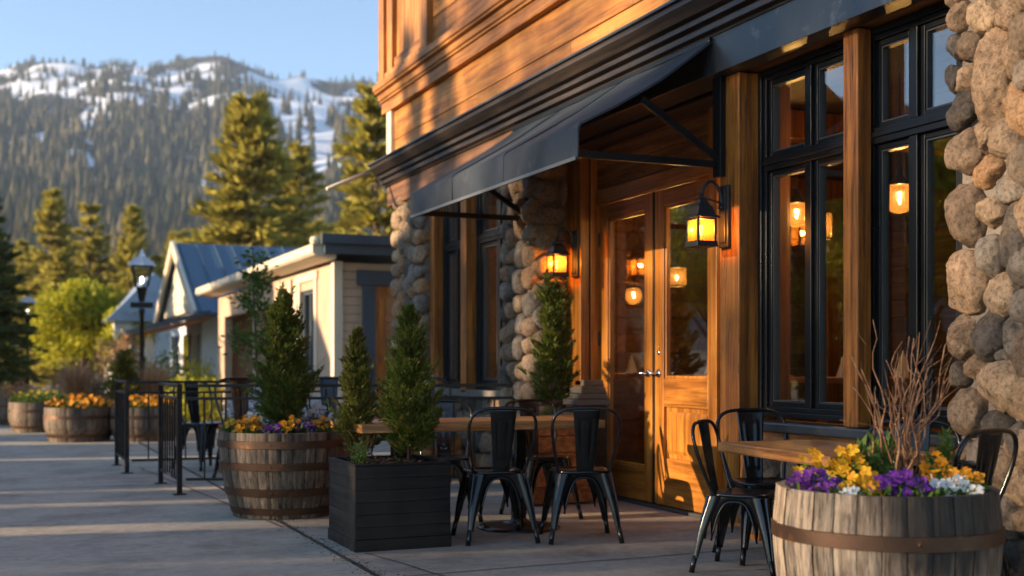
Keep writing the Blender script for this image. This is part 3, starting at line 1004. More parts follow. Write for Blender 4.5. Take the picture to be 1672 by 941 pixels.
# ------------------------------------------------------------------ WALL LANTERNS (arm reaches towards -x)
def wall_lantern(loc, label):
    r = thing('wall_lantern', label, 'lantern', loc, 0, 'wall lanterns beside the doors')
    X, Y, Z = loc
    b = MB(); b.box(X - .022, X - .0, Y - .055, Y + .055, Z - .20, Z + .20); b.box(X - .032, X - .022, Y - .035, Y + .035, Z - .17, Z + .17)
    b.build('back_plate', M['lantern'], r, False, .006)
    a = MB()
    cx = X - .185
    pts = []
    for k in range(15):
        q = k / 14
        ang = PI * .95 * q
        pts.append((X - .03 - (X - .03 - cx) * (1 - math.cos(ang)) / (1 - math.cos(PI * .95)), Y, Z + .06 + .145 * math.sin(ang) + .03 * q))
    a.tube(pts, [.012] * 5 + [.010] * 10, 10)
    a.tube([(X - .03, Y, Z + .085), (X - .10, Y, Z + .10), (cx + .03, Y, Z + .115)], .006, 8)
    a.lathe([(.001, 0), (.022, .004), (.022, .02), (.001, .026)], X - .036, Y, 12, Z + .045)
    a.build('arm', M['lantern'], r, True)
    zt = Z + .085
    cap = MB()
    h1, h2, h3 = .078, .088, .028

    def ring(h, z): return [(cx - h, Y - h, z), (cx + h, Y - h, z), (cx + h, Y + h, z), (cx - h, Y + h, z)]
    lv = ring(h2, zt - .105) + ring(h2, zt - .096) + ring(h1 - .012, zt - .082) + ring(.052, zt - .03) + ring(h3, zt - .004) + ring(.03, zt + .012) + ring(.012, zt + .03)
    ff = []
    for i in range(6):
        for q in range(4):
            q2 = (q + 1) % 4
            ff.append((i * 4 + q, i * 4 + q2, i * 4 + 4 + q2, i * 4 + 4 + q))
    ff += [(3, 2, 1, 0), (24, 25, 26, 27)]
    cap.add(lv, ff)
    cap.lathe([(.001, 0), (.018, .004), (.012, .016), (.020, .024), (.008, .036), (.008, .05), (.001, .052)], cx, Y, 12, zt + .02)
    cap.build('cap', M['lantern'], r, False, .003)
    fr = MB()
    h = .062
    z0, z1 = zt - .265, zt - .105
    for sx in (-1, 1):
        for sy in (-1, 1):
            fr.box(cx + sx * h - .007, cx + sx * h + .007, Y + sy * h - .007, Y + sy * h + .007, z0, z1)
    for zz, e in ((z0 - .012, .012), (z1 - .012, .0)):
        for sx in (-1, 1):
            fr.box(cx + sx * (h + e / 2) - .008, cx + sx * (h + e / 2) + .008, Y - h - e, Y + h + e, zz, zz + .026)
            fr.box(cx - h - e + .009, cx + h + e - .009, Y + sx * (h + e / 2) - .008, Y + sx * (h + e / 2) + .008, zz + .001, zz + .025)
    fr.box(cx - h - .018, cx + h + .018, Y - h - .018, Y + h + .018, z0 - .022, z0 - .012)
    fr.build('cage', M['lantern'], r, False, .002)
    for sx, sy in ((-1, 0), (1, 0), (0, -1), (0, 1)):
        g = MB()
        if sx: g.box(cx + sx * h - .002, cx + sx * h + .002, Y - h + .008, Y + h - .008, z0 + .014, z1 - .012)
        else: g.box(cx - h + .008, cx + h - .008, Y + sy * h - .002, Y + sy * h + .002, z0 + .014, z1 - .012)
        g.build('pane', M['amber'], r)
    bl = MB(); bl.lathe([(.001, 0), (.014, .01), (.024, .035), (.022, .055), (.010, .075), (.001, .078)], cx, Y, 16, z0 + .045)
    bl.build('bulb', M['clearglass'], r, True)
    sk = MB(); sk.lathe([(.001, 0), (.014, 0), (.014, .045), (.001, .045)], cx, Y, 12, z0 - .005); sk.build('socket', M['lantern'], r, True)
    lt = bpy.data.lights.new('lantern_light', 'POINT'); lt.energy = 6; lt.color = (1, .58, .22); lt.shadow_soft_size = .016
    lo = bpy.data.objects.new('lantern_light', lt); COL.objects.link(lo); lo.location = (cx, Y, z0 + .10)
    lo.parent = r; lo.matrix_parent_inverse = ROOTM[r.name].inverted()
    return r
wall_lantern((4.298, 6.53, 2.08), 'lit black lantern with amber panes on the timber post right of the doors')
wall_lantern((4.558, 9.225, 2.08), 'lit black lantern with amber panes beside the cobblestone pillar')

# ------------------------------------------------------------------ PENDANTS AND TABLES INSIDE
def pendant(x, y, z, kind, label):
    r = thing('pendant_lamp', label, 'lamp', (x, y, 3.0), 0, 'pendant lamps inside the restaurant')
    c = MB(); c.tube([(x, y, 2.998), (x, y, z + .20)], .004, 6); c.build('cord', M['lantern'], r)
    k = MB(); k.lathe([(.001, .21), (.018, .20), (.022, .15), (.075, .098), (.078, .09), (.02, .09)], x, y, 20, z); k.build('holder', M['lantern'], r, True)
    g = MB()
    if kind == 'globe':
        g.lathe([(.07, .085), (.088, .05), (.094, .01), (.088, -.035), (.062, -.075), (.03, -.09), (.001, -.094)], x, y, 28, z)
    else:
        g.lathe([(.095, .09), (.097, -.09), (.001, -.092)], x, y, 28, z)
        q = MB(); q.lathe([(.100, -.098), (.100, -.085), (.094, -.085), (.094, -.098)], x, y, 28, z, True); q.build('rim', M['lantern'], r, True)
    g.build('shade', M['pendant'], r, True)
    b = MB(); b.lathe([(.001, -.045), (.014, -.03), (.018, 0), (.012, .04), (.008, .09)], x, y, 14, z); b.build('bulb', M['clearglass'], r, True)
    lt = bpy.data.lights.new('pendant_light', 'POINT'); lt.energy = 11; lt.color = (1, .60, .25); lt.shadow_soft_size = .013
    lo = bpy.data.objects.new('pendant_light', lt); COL.objects.link(lo); lo.location = (x, y, z)
    lo.parent = r; lo.matrix_parent_inverse = ROOTM[r.name].inverted()
pendant(5.30, 6.06, 2.19, 'globe', 'lit clear globe pendant behind the window next to the stone pillar')
pendant(5.60, 7.54, 2.27, 'globe', 'lit round pendant behind the left pane of the window by the lantern')
pendant(5.40, 7.02, 2.12, 'cylinder', 'lit cylinder glass pendant behind the window between the two posts')
pendant(6.6, 11.9, 1.9, 'globe', 'lit pendant glowing behind the patio window between the stone pillars')
pendant(6.2, 10.3, 2.0, 'cylinder', 'lit pendant seen through the glass of the full glass door')

def dining_table(x, y, label):
    r = thing('dining_table', label, 'table', (x, y, .03), 0, 'dining tables inside the restaurant')
    t = MB(); t.box(x - .38, x + .38, y - .38, y + .38, 1.0, 1.04); t.build('tabletop', M['table_y'], r, False, .006)
    l = MB(); l.box(x - .04, x + .04, y - .04, y + .04, .05, 1.0); l.build('pedestal', M['black'], r)
    b = MB(); b.box(x - .25, x + .25, y - .25, y + .25, .031, .05); b.build('base', M['black'], r)
    return r
def goblet(x, y, lab):
    g = MB(); g.lathe([(.03, 0), (.032, .004), (.005, .01), (.005, .07), (.03, .10), (.038, .14), (.033, .18)], x, y, 14, 1.04)
    o = g.build('wine_glass', M['clearglass'], None, True); tag(o, lab, 'glass', 'glasses on the indoor tables')
def napkin(x, y, lab):
    g = MB(); g.add([(x - .05, y - .04, 1.041), (x + .05, y - .03, 1.041), (x + .045, y + .05, 1.041), (x - .045, y + .04, 1.041), (x, y, 1.23)], [(0, 1, 4), (1, 2, 4), (2, 3, 4), (3, 0, 4), (3, 2, 1, 0)])
    g.add([(x - .06, y - .01, 1.041), (x - .01, y - .02, 1.041), (x - .015, y + .03, 1.041), (x - .03, y, 1.19)], [(0, 1, 3), (1, 2, 3), (2, 0, 3), (2, 1, 0)])
    o = g.build('napkin', M['cloth'], None); tag(o, lab, 'napkin', 'napkins on the indoor tables')
TB = [(5.45, 5.0, 'by the window next to the stone pillar'), (5.5, 6.6, 'by the window beside the lantern post'), (5.6, 10.6, 'behind the patio window'), (5.7, 8.6, 'straight behind the glass door')]
for i, (x, y, s_) in enumerate(TB):
    dining_table(x, y, 'tall wooden dining table inside, ' + s_)
    napkin(x - .16, y + .05, 'white napkin, left half of the table ' + s_)
    napkin(x + .18, y - .14, 'white napkin, right half of the table ' + s_)
    goblet(x - .05, y - .22, 'wine glass, near edge of the table ' + s_)
    goblet(x - .20, y + .24, 'wine glass, far edge of the table ' + s_)
for i in range(9):
    y = 3.6 + i * .29
    g = MB(); g.lathe([(.001, 0), (.035, 0), (.035, .13 + .02 * (i % 3)), (.012, .19 + .02 * (i % 3)), (.012, .25), (.001, .25)], 7.75, y, 12, (.985, 1.385)[i % 2])
    o = g.build('bottle', [M['ceramic'], M['amber'], M['sillstone']][i % 3], None, True)
    tag(o, ['pale ceramic bottle', 'amber bottle', 'dark bottle'][i % 3] + ' on the dim wall shelf inside, %s board' % ('lower', 'upper')[i % 2], 'bottle', 'bottles on the indoor shelves')

# ------------------------------------------------------------------ METAL CAFE CHAIR (faces +y, back at -y)
def make_chair():
    r = thing('cafe_chair', '', 'chair', (0, 0, 0), 0, 'black metal cafe chairs')
    # pressed seat: rounded square rings
    s = MB()
    def se(hx, hy, z, n=28, p=4.2, cy=0.0):
        out = []
        for k in range(n):
            a = 2 * PI * k / n
            c, d = math.cos(a), math.sin(a)
            x = math.copysign(abs(c) ** (2 / p), c) * hx
            y = math.copysign(abs(d) ** (2 / p), d) * hy
            x *= 1 + .06 * (y / hy)
            out.append((x, y + cy, z))
        return out
    rings = [se(.160, .160, .428), se(.172, .172, .430), se(.178, .178, .438), se(.178, .178, .446), se(.172, .172, .452), se(.150, .150, .452), se(.135, .135, .446), se(.07, .07, .442), se(.02, .02, .441)]
    v = [p for g in rings for p in g]
    n = 28
    f = [(i * n + k, i * n + (k + 1) % n, (i + 1) * n + (k + 1) % n, (i + 1) * n + k) for i in range(len(rings) - 1) for k in range(n)]
    f += [tuple(range(n - 1, -1, -1)), tuple((len(rings) - 1) * n + k for k in range(n))]
    s.add(v, f)
    s.build('seat', M['chair'], r, True)
    # legs: pressed channels, wide under the seat and narrow at the foot
    for sx in (-1, 1):
        for sy in (-1, 1):
            top = Vector((sx * .142, sy * .142, .436)); bot = Vector((sx * .212, sy * .222, .085))
            d = Vector((sx, sy, 0)).normalized(); t = Vector((-d.y, d.x, 0))
            prof = [(-1, -.55), (-.98, -.2), (-.7, .22), (-.34, .42), (-.2, .27), (.2, .27), (.34, .42), (.7, .22), (.98, -.2), (1, -.55), (.6, -.05), (0, .08), (-.6, -.05)]
            lm = MB()
            v, f = [], []
            st_ = [(0, .062), (.12, .052), (.3, .043), (.6, .033), (.88, .024), (1, .021)]
            for q, wd in st_:
                c = top.lerp(bot, q) + d * (.012 * math.sin(PI * q))
                for a, b in prof:
                    v.append(c + t * a * wd + d * b * wd)
            k = len(prof)
            for i in range(len(st_) - 1):
                for j in range(k):
                    f.append((i * k + j, i * k + (j + 1) % k, (i + 1) * k + (j + 1) % k, (i + 1) * k + j))
            f += [tuple(range(k - 1, -1, -1)), tuple((len(st_) - 1) * k + j for j in range(k))]
            lm.add(v, f)
            lo = lm.build('leg', M['chair'], r, 'auto')
            fm = MB()
            e = Vector((sx * .226, sy * .238, 0))
            fm.tube([bot + (bot - top) * -.03, bot.lerp(e, .45), e], [.0165, .0155, .0165], 10)
            fm.build('foot', M['chair'], lo, True)
    # aprons: sheet between the legs with an arched, beaded lower edge
    for k in range(4):
        ca, sa = [(1, 0), (0, 1), (-1, 0), (0, -1)][k]
        rot = lambda p: (p[0] * ca - p[1] * sa, p[0] * sa + p[1] * ca, p[2])
        a = MB(); top, low, edge = [], [], []
        for i in range(25):
            q = -1 + 2 * i / 24
            z = .408 - .225 * abs(q) ** 3.4
            spread = 1 + (.434 - z) * .46
            x = q * .128 * (1 + (.434 - z) * .18)
            low.append((x, .168 * spread, z)); top.append((q * .150, .166, .436)); edge.append((x, .168 * spread + .002, z))
        v = [rot(p) for p in top] + [rot(p) for p in low] + [rot((p[0], p[1] - .004, p[2])) for p in top] + [rot((p[0], p[1] - .004, p[2])) for p in low]
        f = []
        for i in range(24):
            f += [(i, i + 1, 25 + i + 1, 25 + i), (50 + i, 75 + i, 75 + i + 1, 50 + i + 1), (25 + i, 25 + i + 1, 75 + i + 1, 75 + i)]
        a.add(v, f)
        a.tube([rot(p) for p in edge], .0062, 8)
        a.build('apron', M['chair'], r, True)
    # back hoop
    pts = []
    half = []
    ctrl = [(.163, -.118, .430), (.176, -.150, .50), (.198, -.185, .60), (.213, -.212, .69), (.214, -.228, .755), (.196, -.240, .805), (.155, -.247, .837), (.09, -.250, .850), (0, -.251, .853)]
    for i in range(len(ctrl) - 1):
        p0 = Vector(ctrl[max(i - 1, 0)]); p1 = Vector(ctrl[i]); p2 = Vector(ctrl[i + 1]); p3 = Vector(ctrl[min(i + 2, len(ctrl) - 1)]) if i + 2 < len(ctrl) else Vector((-.09, -.250, .850))
        for j in range(4):
            t = j / 4
            half.append(.5 * ((2 * p1) + (p2 - p0) * t + (2 * p0 - 5 * p1 + 4 * p2 - p3) * t * t + (3 * p1 - p0 - 3 * p2 + p3) * t ** 3))
    half.append(Vector(ctrl[-1]))
    pts = half + [Vector((-p.x, p.y, p.z)) for p in reversed(half[:-1])]
    h = MB(); h.tube(pts, .0105, 10); h.build('back_hoop', M['chair'], r, True)
    # back splat with a pressed panel
    sp = MB()
    rows = []
    nz, nx = 28, 16
    for i in range(nz + 1):
        q = i / nz
        z = .440 + .408 * q
        y = -.170 - .080 * q ** .8
        hw = .052 + .034 * q
        for j in range(nx + 1):
            u = -1 + 2 * j / nx
            e = 0
            inx = (.62 - abs(u)) * hw; inz = min(q - .14, .84 - q) * .41
            dd = min(inx, inz)
            e = .0045 * max(0, min(1, dd / .008)) if dd > 0 else 0
            if dd > .016: e -= .0030 * min(1, (dd - .016) / .006)
            rows.append((u * hw, y + e + .006 * (u * u), z))
    k = nx + 1
    T = len(rows)
    v = rows + [(a, b - .0035, c) for a, b, c in rows]
    f = []
    for i in range(nz):
        for j in range(nx):
            a = i * k + j
            f += [(a, a + 1, a + k + 1, a + k), (T + a, T + a + k, T + a + k + 1, T + a + 1)]
    for i in range(nz):
        for j in (0, nx):
            a = i * k + j; f.append((a, a + k, T + a + k, T + a))
    for j in range(nx):
        f.append((j, j + 1, T + j + 1, T + j)); a = nz * k + j; f.append((a, a + 1, T + a + 1, T + a))
    sp.add(v, f)
    sp.build('back_splat', M['chair'], r, True)
    return r

chair = make_chair()
def face(dx, dy):                      # rotation so that the chair faces (dx, dy)
    return math.atan2(-dx, dy)
CH = [
    ((2.93, 7.12), (.16, 1), 'black chair, back to the street, at the long table nearest the box planter', 1),
    ((3.45, 6.93), (.30, 1), 'black chair, back to the street, at the long table nearest the wooden doors', 1),
    ((3.00, 8.22), (-.25, -1), "black chair on the long table's far side, in front of the patio railing", 1),
    ((3.68, 8.05), (-.05, -1), "black chair on the long table's far side, in front of the crate planter", 1),
    ((3.75, 5.52), (.62, -.78), 'black chair turned sideways at the square table, nearest the doors', .95),
    ((4.10, 5.82), (-.25, -1), 'black metal chair with a gleaming back panel under the big window', 1),
    ((3.93, 4.38), (-.62, -.8), 'black metal chair with a shiny splat against the stone pillar', 1),
    ((3.70, 3.99), (-.25, 1), "black metal chair right behind the pale barrel's orange flowers", 1),
    ((2.20, 11.55), (.15, -1), 'black chair on the patio right behind the corner railing post', 1.16),
    ((3.05, 11.75), (-.2, -1), 'black patio chair seen between the barrel conifer and the box planter conifers', 1.16),
    ((3.80, 11.05), (-.4, -1), 'black patio chair under the window between the stone pillars', 1.16),
    ((2.05, 13.2), (.5, -1), 'black chair deepest in the patio, seen above the gate gap', 1.1),
]
for i, (p, d, lab, s_) in enumerate(CH):
    if i == 0:
        chair.location = (*p, .003); chair.rotation_euler = (0, 0, face(*d)); chair['label'] = lab
    else:
        dup(chair, (*p, .003), face(*d), lab, s_ if s_ != 1 else None)

# ------------------------------------------------------------------ TABLES
def planks_top(m, x0, x1, y0, y1, z0, z1, n, along):
    for k in range(n):
        if along == 'x':
            a = y0 + (y1 - y0) * k / n; b = y0 + (y1 - y0) * (k + 1) / n
            m.box(x0, x1, a + .0006, b - .0006, z0, z1)
        else:
            a = x0 + (x1 - x0) * k / n; b = x0 + (x1 - x0) * (k + 1) / n
            m.box(a + .0006, b - .0006, y0, y1, z0, z1)

def pedestal(x, y, zt, root, rz=0):
    p = MB(); p.box(x - .042, x + .042, y - .042, y + .042, .03, zt - .012); p.build('pedestal', M['chair'], root, False, .008)
    b = MB(); b.lathe([(.001, .004), (.285, .004), (.29, .010), (.27, .022), (.15, .040), (.06, .055), (.055, .07), (.001, .07)], x, y, 40); b.build('base', M['chair'], root, True)
    t = MB(); t.box(x - .2, x + .2, y - .03, y + .03, zt - .012, zt - .001); t.box(x - .03, x + .03, y - .2, y - .031, zt - .0115, zt - .0015); t.box(x - .03, x + .03, y + .031, y + .2, zt - .0115, zt - .0015)
    t.build('top_plate', M['chair'], root)

T1 = thing('cafe_table', 'long plank topped cafe table on black pedestals in front of the double doors', 'table', (2.93, 7.55, 0))
m = MB(); planks_top(m, 2.06, 3.76, 7.17, 7.93, .70, .752, 5, 'x'); m.build('tabletop', M['table'], T1, False, .005)
pedestal(3.29, 7.56, .70, T1); pedestal(2.42, 7.56, .70, T1)
T2 = thing('cafe_table', 'square cornered wooden cafe table under the big window behind the flower barrel', 'table', (0, 0, 0))
m = MB(); planks_top(m, -.30, .30, -.58, .50, .668, .72, 5, 'y'); m.build('tabletop', M['table_y'], T2, False, .006)
pedestal(-.02, .06, .668, T2)
T2.location = (3.74, 4.86, 0); T2.rotation_euler = (0, 0, RAD(-6))

# ------------------------------------------------------------------ BARRELS
def barrel(loc, prof, hoops, mat, label, nst=30, soil_z=None, group=None, name='barrel_planter'):
    r = thing(name, label, 'planter', loc, 0, group)
    X, Y, Z = loc
    def rad(z):
        for (ra, za), (rb, zb) in zip(prof, prof[1:]):
            if za <= z <= zb: return ra + (rb - ra) * (z - za) / (zb - za)
        return prof[-1][0]
    H = prof[-1][1]
    m = MB()
    zs = [H * k / 12 for k in range(13)]
    # smooth the profile a little
    R_ = [.25 * rad(max(0, z - .06)) + .5 * rad(z) + .25 * rad(min(H, z + .06)) for z in zs]
    for s_ in range(nst):
        a0, a1 = 2 * PI * s_ / nst + .004, 2 * PI * (s_ + 1) / nst - .004
        j = rnd.uniform(-.003, .003)
        sub = 4
        v, f = [], []
        for z, q in zip(zs, R_):
            for k in range(sub + 1):
                a = a0 + (a1 - a0) * k / sub
                e = -.004 if k in (0, sub) else 0
                v.append((X + (q + j + e) * math.cos(a), Y + (q + j + e) * math.sin(a), Z + z + (rnd.uniform(-.003, .003) if z == H and k == 0 else 0)))
        n = sub + 1
        for i in range(len(zs) - 1):
            for k in range(sub):
                f.append((i * n + k, i * n + k + 1, (i + 1) * n + k + 1, (i + 1) * n + k))
        o = len(v)
        for z, q in ((H, R_[-1]), (H - .16, R_[-1])):
            for k in range(n):
                a = a0 + (a1 - a0) * k / sub
                v.append((X + (q - .030) * math.cos(a), Y + (q - .030) * math.sin(a), Z + z))
        b0 = (len(zs) - 1) * n
        for k in range(sub):
            f.append((b0 + k, b0 + k + 1, o + k + 1, o + k)); f.append((o + k, o + k + 1, o + n + k + 1, o + n + k))
        m.add(v, f)
    m.build('stave_wall', mat, r, False)
    for z, hgt in hoops:
        h = MB()
        q0 = np.interp(z - hgt / 2, zs, R_); q1 = np.interp(z + hgt / 2, zs, R_)
        h.lathe([(q0 + .0005, z - hgt / 2), (q0 + .008, z - hgt / 2 + .002), (q1 + .008, z + hgt / 2 - .002), (q1 + .0005, z + hgt / 2)], X, Y, 72, Z)
        h.lathe([(.001, 0), (.007, .001), (.004, .005), (.001, .006)], 0, 0, 8, 0)
        # rivets sit on the hoop
        k = len(h.v) - 32
        for i in range(k, k + 32):
            x, y, zz = h.v[i]
            ang = -2.0
            qq = (q0 + q1) / 2 + .007
            h.v[i] = (X + (qq + zz) * math.cos(ang) - x * math.sin(ang), Y + (qq + zz) * math.sin(ang) + x * math.cos(ang), Z + z + y)
        h.build('hoop', M['hoop'], r, 'auto')
    sz = (H - .05) if soil_z is None else soil_z
    so2 = MB()
    rr = R_[-1] - .032
    rings, v, f = [0.02, .25, .5, .75, 1.0], [], []
    for q in rings:
        for k in range(36):
            a = 2 * PI * k / 36
            x, y = rr * q * math.cos(a), rr * q * math.sin(a)
            v.append((X + x, Y + y, Z + sz + .02 * mnoise.noise((x * 9, y * 9, X)) + .03 * (1 - q)))
    for i in range(4):
        for k in range(36):
            f.append((i * 36 + k, i * 36 + (k + 1) % 36, (i + 1) * 36 + (k + 1) % 36, (i + 1) * 36 + k))
    f.append(tuple(range(36)))
    for k in range(36):
        a = 2 * PI * k / 36
        v.append((X + rr * .8 * math.cos(a), Y + rr * .8 * math.sin(a), Z + sz - .2))
    for k in range(36):
        f.append((144 + k, 144 + (k + 1) % 36, 180 + (k + 1) % 36, 180 + k))
    f.append(tuple(range(180, 216)))
    so2.add(v, f)
    so2.build('soil', M['soil'], r, True)
    return r

NB = (3.13, 3.66, 0)
barrel((NB[0], NB[1], .003), [(.35, 0), (.40, .25), (.425, .47), (.418, .56), (.405, .66)], [(.10, .05), (.495, .055)], M['barrel_pale'],
       'weathered pale oak half barrel with one rusty hoop in view and pansies in the foreground', 30)
LB = (1.98, 8.98, 0)
barrel((LB[0], LB[1], .003), [(.375, 0), (.43, .15), (.475, .36), (.492, .52), (.49, .63)], [(.055, .05), (.195, .06), (.385, .055), (.545, .055)], M['barrel_dark'],
       'big dark half barrel with four rusty hoops holding a small conifer and pansies', 34)

# ------------------------------------------------------------------ BLACK BOX PLANTER
BX = thing('box_planter', 'square black stained wooden box planter with two small conifers', 'planter', (2.26, 7.26, .003))
x0, x1, y0, y1, H_ = 1.955, 2.565, 6.945, 7.575, .515
m = MB()
mb2 = wood('black_stained_board_sunlit', (.016, .012, .010), (.045, .033, .025), 'y', 1.0, .55, .5, .4, .35, (.085, .055, .034), .3)  # lighter, browner copy for the side faces: sunlight put into the colour
for side in range(4):
    m = MB()
    for k in range(7):
        za = .075 + (k - 1) * .0735; zb = za + .0728; j = rnd.uniform(.0002, .002)
        if k == 0: za, zb, j = .003, .073, -.004
        if side == 0: m.box(x0 + j, x1 - j, y0 + j, y0 + .024, za, zb)
        if side == 1: m.box(x0 + j, x1 - j, y1 - .024, y1 - j, za, zb)
        if side == 2: m.box(x0 + j, x0 + .024, y0 + .0245, y1 - .0245, za, zb)
        if side == 3: m.box(x1 - .024, x1 - j, y0 + .0245, y1 - .0245, za, zb)
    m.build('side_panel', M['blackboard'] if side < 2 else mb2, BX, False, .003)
m = MB()
m.box(x0 - .002, x1 + .002, y0 - .002, y0 + .03, H_ + .002, H_ + .014); m.box(x0 - .002, x1 + .002, y1 - .03, y1 + .002, H_ + .002, H_ + .014)
m.box(x0 - .002, x0 + .03, y0 + .031, y1 - .031, H_ + .0025, H_ + .0135); m.box(x1 - .03, x1 + .002, y0 + .031, y1 - .031, H_ + .0025, H_ + .0135)
m.build('rim', M['blackboard'], BX, False, .003)
m = MB()
v, f = [], []
for i in range(15):
    for j in range(15):
        x = x0 + .026 + (x1 - x0 - .052) * i / 14; y = y0 + .026 + (y1 - y0 - .052) * j / 14
        v.append((x, y, .485 + .03 * mnoise.noise((x * 8, y * 8, 0)) + .03 * math.exp(-((x - 2.26) ** 2 + (y - 7.26) ** 2) / .03)))
for i in range(14):
    for j in range(14):
        a = i * 15 + j; f.append((a, a + 15, a + 16, a + 1))
m.add(v, f); m.build('soil', M['soil'], BX, True)
n = 1500
Px = nrg.uniform(x0 + .04, x1 - .04, n); Py = nrg.uniform(y0 + .04, y1 - .04, n)
Pz = .492 + .03 * np.exp(-((Px - 2.26) ** 2 + (Py - 7.26) ** 2) / .03) + nrg.uniform(-.012, .016, n)
quadmesh('mulch', kites(np.stack([Px, Py, Pz], 1), np.stack([nrg.normal(size=n), nrg.normal(size=n), .25 * nrg.normal(size=n)], 1), nrg.uniform(.02, .06, n), nrg.uniform(.005, .014, n)), M['mulch'], BX)

# wooden crate planter by the door
CR = thing('crate_planter', 'brown plank crate planter with a slim conifer beside the door', 'planter', (4.15, 8.9, .003))
a0, a1, b0, b1 = 3.88, 4.42, 8.62, 9.18
for side in range(4):
    m = MB()
    for k in range(5):
        za, zb = .02 + k * .135, .15 + k * .135
        m.box(*((a0, a1, b0, b0 + .025), (a0, a1, b1 - .025, b1), (a0 + .001, a0 + .026, b0 + .026, b1 - .026), (a1 - .026, a1 - .001, b0 + .026, b1 - .026))[side], za, zb)
    m.build('side_panel', M['beamwood'], CR, False, .004)
m = MB()
m.box(a0 - .02, a1 + .02, b0 - .02, b0 + .06, .697, .725); m.box(a0 - .02, a1 + .02, b1 - .06, b1 + .02, .697, .725)
m.box(a0 - .02, a0 + .06, b0 + .061, b1 - .061, .6975, .7245); m.box(a1 - .06, a1 + .02, b0 + .061, b1 - .061, .6975, .7245)
m.build('rim', M['crate'], CR, False, .004)
m = MB(); m.box(a0 + .03, a1 - .03, b0 + .03, b1 - .03, .5, .66); m.build('soil', M['soil'], CR)

# ------------------------------------------------------------------ PLANT BUILDERS
def conifer_arrays(H, R, nb, per, leaf, wid, th0=(.15, .9), base=.05, prof=.85, spread=.35, droop=0.0, rng=nrg, inner=.2, whorl=0, jit=.25, gap=0.0):
    """branches round a stem; each carries leaf faces along its outer part.  Returns kite vertices."""
    Ps, Ds = [], []
    for b in range(nb):
        t = (b + rng.uniform()) / nb
        if whorl:
            t = (math.floor(t * whorl) + rng.uniform(-.18, .18)) / whorl
            t = min(max(t, 0), .995)
        t = 1 - (1 - t) if gap == 0 else t
        z0 = H * (base + (1 - base) * t)
        az = rng.uniform(0, 2 * PI)
        env = R * ((1 - t) ** prof) * (.42 + .58 * min(1, (t + .06) / .16)) + R * .05
        ln = env * rng.uniform(1 - jit, 1 + jit * .45)
        if rng.uniform() < gap: ln *= .45
        th = th0[0] + (th0[1] - th0[0]) * t + rng.normal() * .12
        d = np.array([math.cos(az) * math.cos(th), math.sin(az) * math.cos(th), math.sin(th)])
        sd = np.array([-math.sin(az), math.cos(az), 0])
        k = max(4, int(per * (.35 + .65 * ln / R)))
        s = rng.uniform(inner, 1, k)
        lat = rng.uniform(-1, 1, k) * spread * ln * (1.15 - s)
        up = rng.normal(size=k) * spread * .4 * ln * (1.1 - s)
        lens = ln / max(.3, math.cos(th))
        P = np.array([0, 0, z0]) + np.outer(s * lens, d) + np.outer(lat, sd)
        P[:, 2] += up - droop * (s ** 2) * ln
        D = d[None] * 1.0 + np.sign(lat)[:, None] * sd[None] * .55 + rng.normal(size=(k, 3)) * .32 + np.array([0, 0, .25 - droop * .6])
        Ps.append(P); Ds.append(D)
    P = np.concatenate(Ps); D = np.concatenate(Ds)
    n = len(P)
    return kites(P, D, leaf * rng.uniform(.6, 1.25, n), wid * rng.uniform(.7, 1.3, n), .2, rng)

def shrub(loc, H, R, label, seed, mat='arbor', nb=330, per=62, leaf=.050, wid=.013, lean=(0, 0), prof=.80, stem=.06, group=None, gap=.22):
    r = thing('dwarf_conifer', label, 'conifer', loc, 0, group)
    rng = np.random.default_rng(seed)
    V = conifer_arrays(H, R, nb, per, leaf, wid, (.55, 1.15), stem, prof, .42, 0, rng, .30, 0, .48, gap)
    V = V + np.array(loc)
    V[:, 0] += lean[0] * (V[:, 2] - loc[2]) ** 2; V[:, 1] += lean[1] * (V[:, 2] - loc[2]) ** 2
    quadmesh('foliage', V, M[mat], r)
    t = MB(); t.tube([(loc[0] + lean[0] * (H * q) ** 2, loc[1] + lean[1] * (H * q) ** 2, loc[2] - .02 + H * q * .96) for q in (0, .3, .6, 1)], [.014, .011, .007, .002], 8)
    for k in range(26):
        q = rng.uniform(.05, .8); az = rng.uniform(0, 2 * PI); L_ = R * (1 - q) ** .8 * .75
        p = np.array([loc[0] + lean[0] * (H * q) ** 2, loc[1] + lean[1] * (H * q) ** 2, loc[2] + H * q])
        t.tube([tuple(p), tuple(p + np.array([math.cos(az) * L_ * .5, math.sin(az) * L_ * .5, L_ * .45])), tuple(p + np.array([math.cos(az) * L_, math.sin(az) * L_, L_ * 1.1]))], [.004, .003, .001], 5)
    t.build('trunk', M['bark'], r, True)
    return r
shrub((LB[0] - .01, LB[1], .60), 1.03, .275, 'broad conical conifer growing in the big dark half barrel', 3, 'arbor', 460, 120, .040, .0095, prof=.92)
shrub((2.375, 7.19, .50), .95, .225, 'tall conical conifer at the front of the black box planter', 4, 'arbor', 420, 110, .037, .0085, prof=.92)
shrub((2.10, 7.42, .50), .83, .165, 'slimmer shorter conifer at the back corner of the black box planter', 5, 'arbor2', 280, 80, .036, .0085, prof=.92)
shrub((4.19, 8.93, .64), 1.10, .24, 'loose conifer in the wooden crate next to the doors', 6, 'arbor', 200, 60, .052, .014, (.0, .0), .62, .14, None, .3)

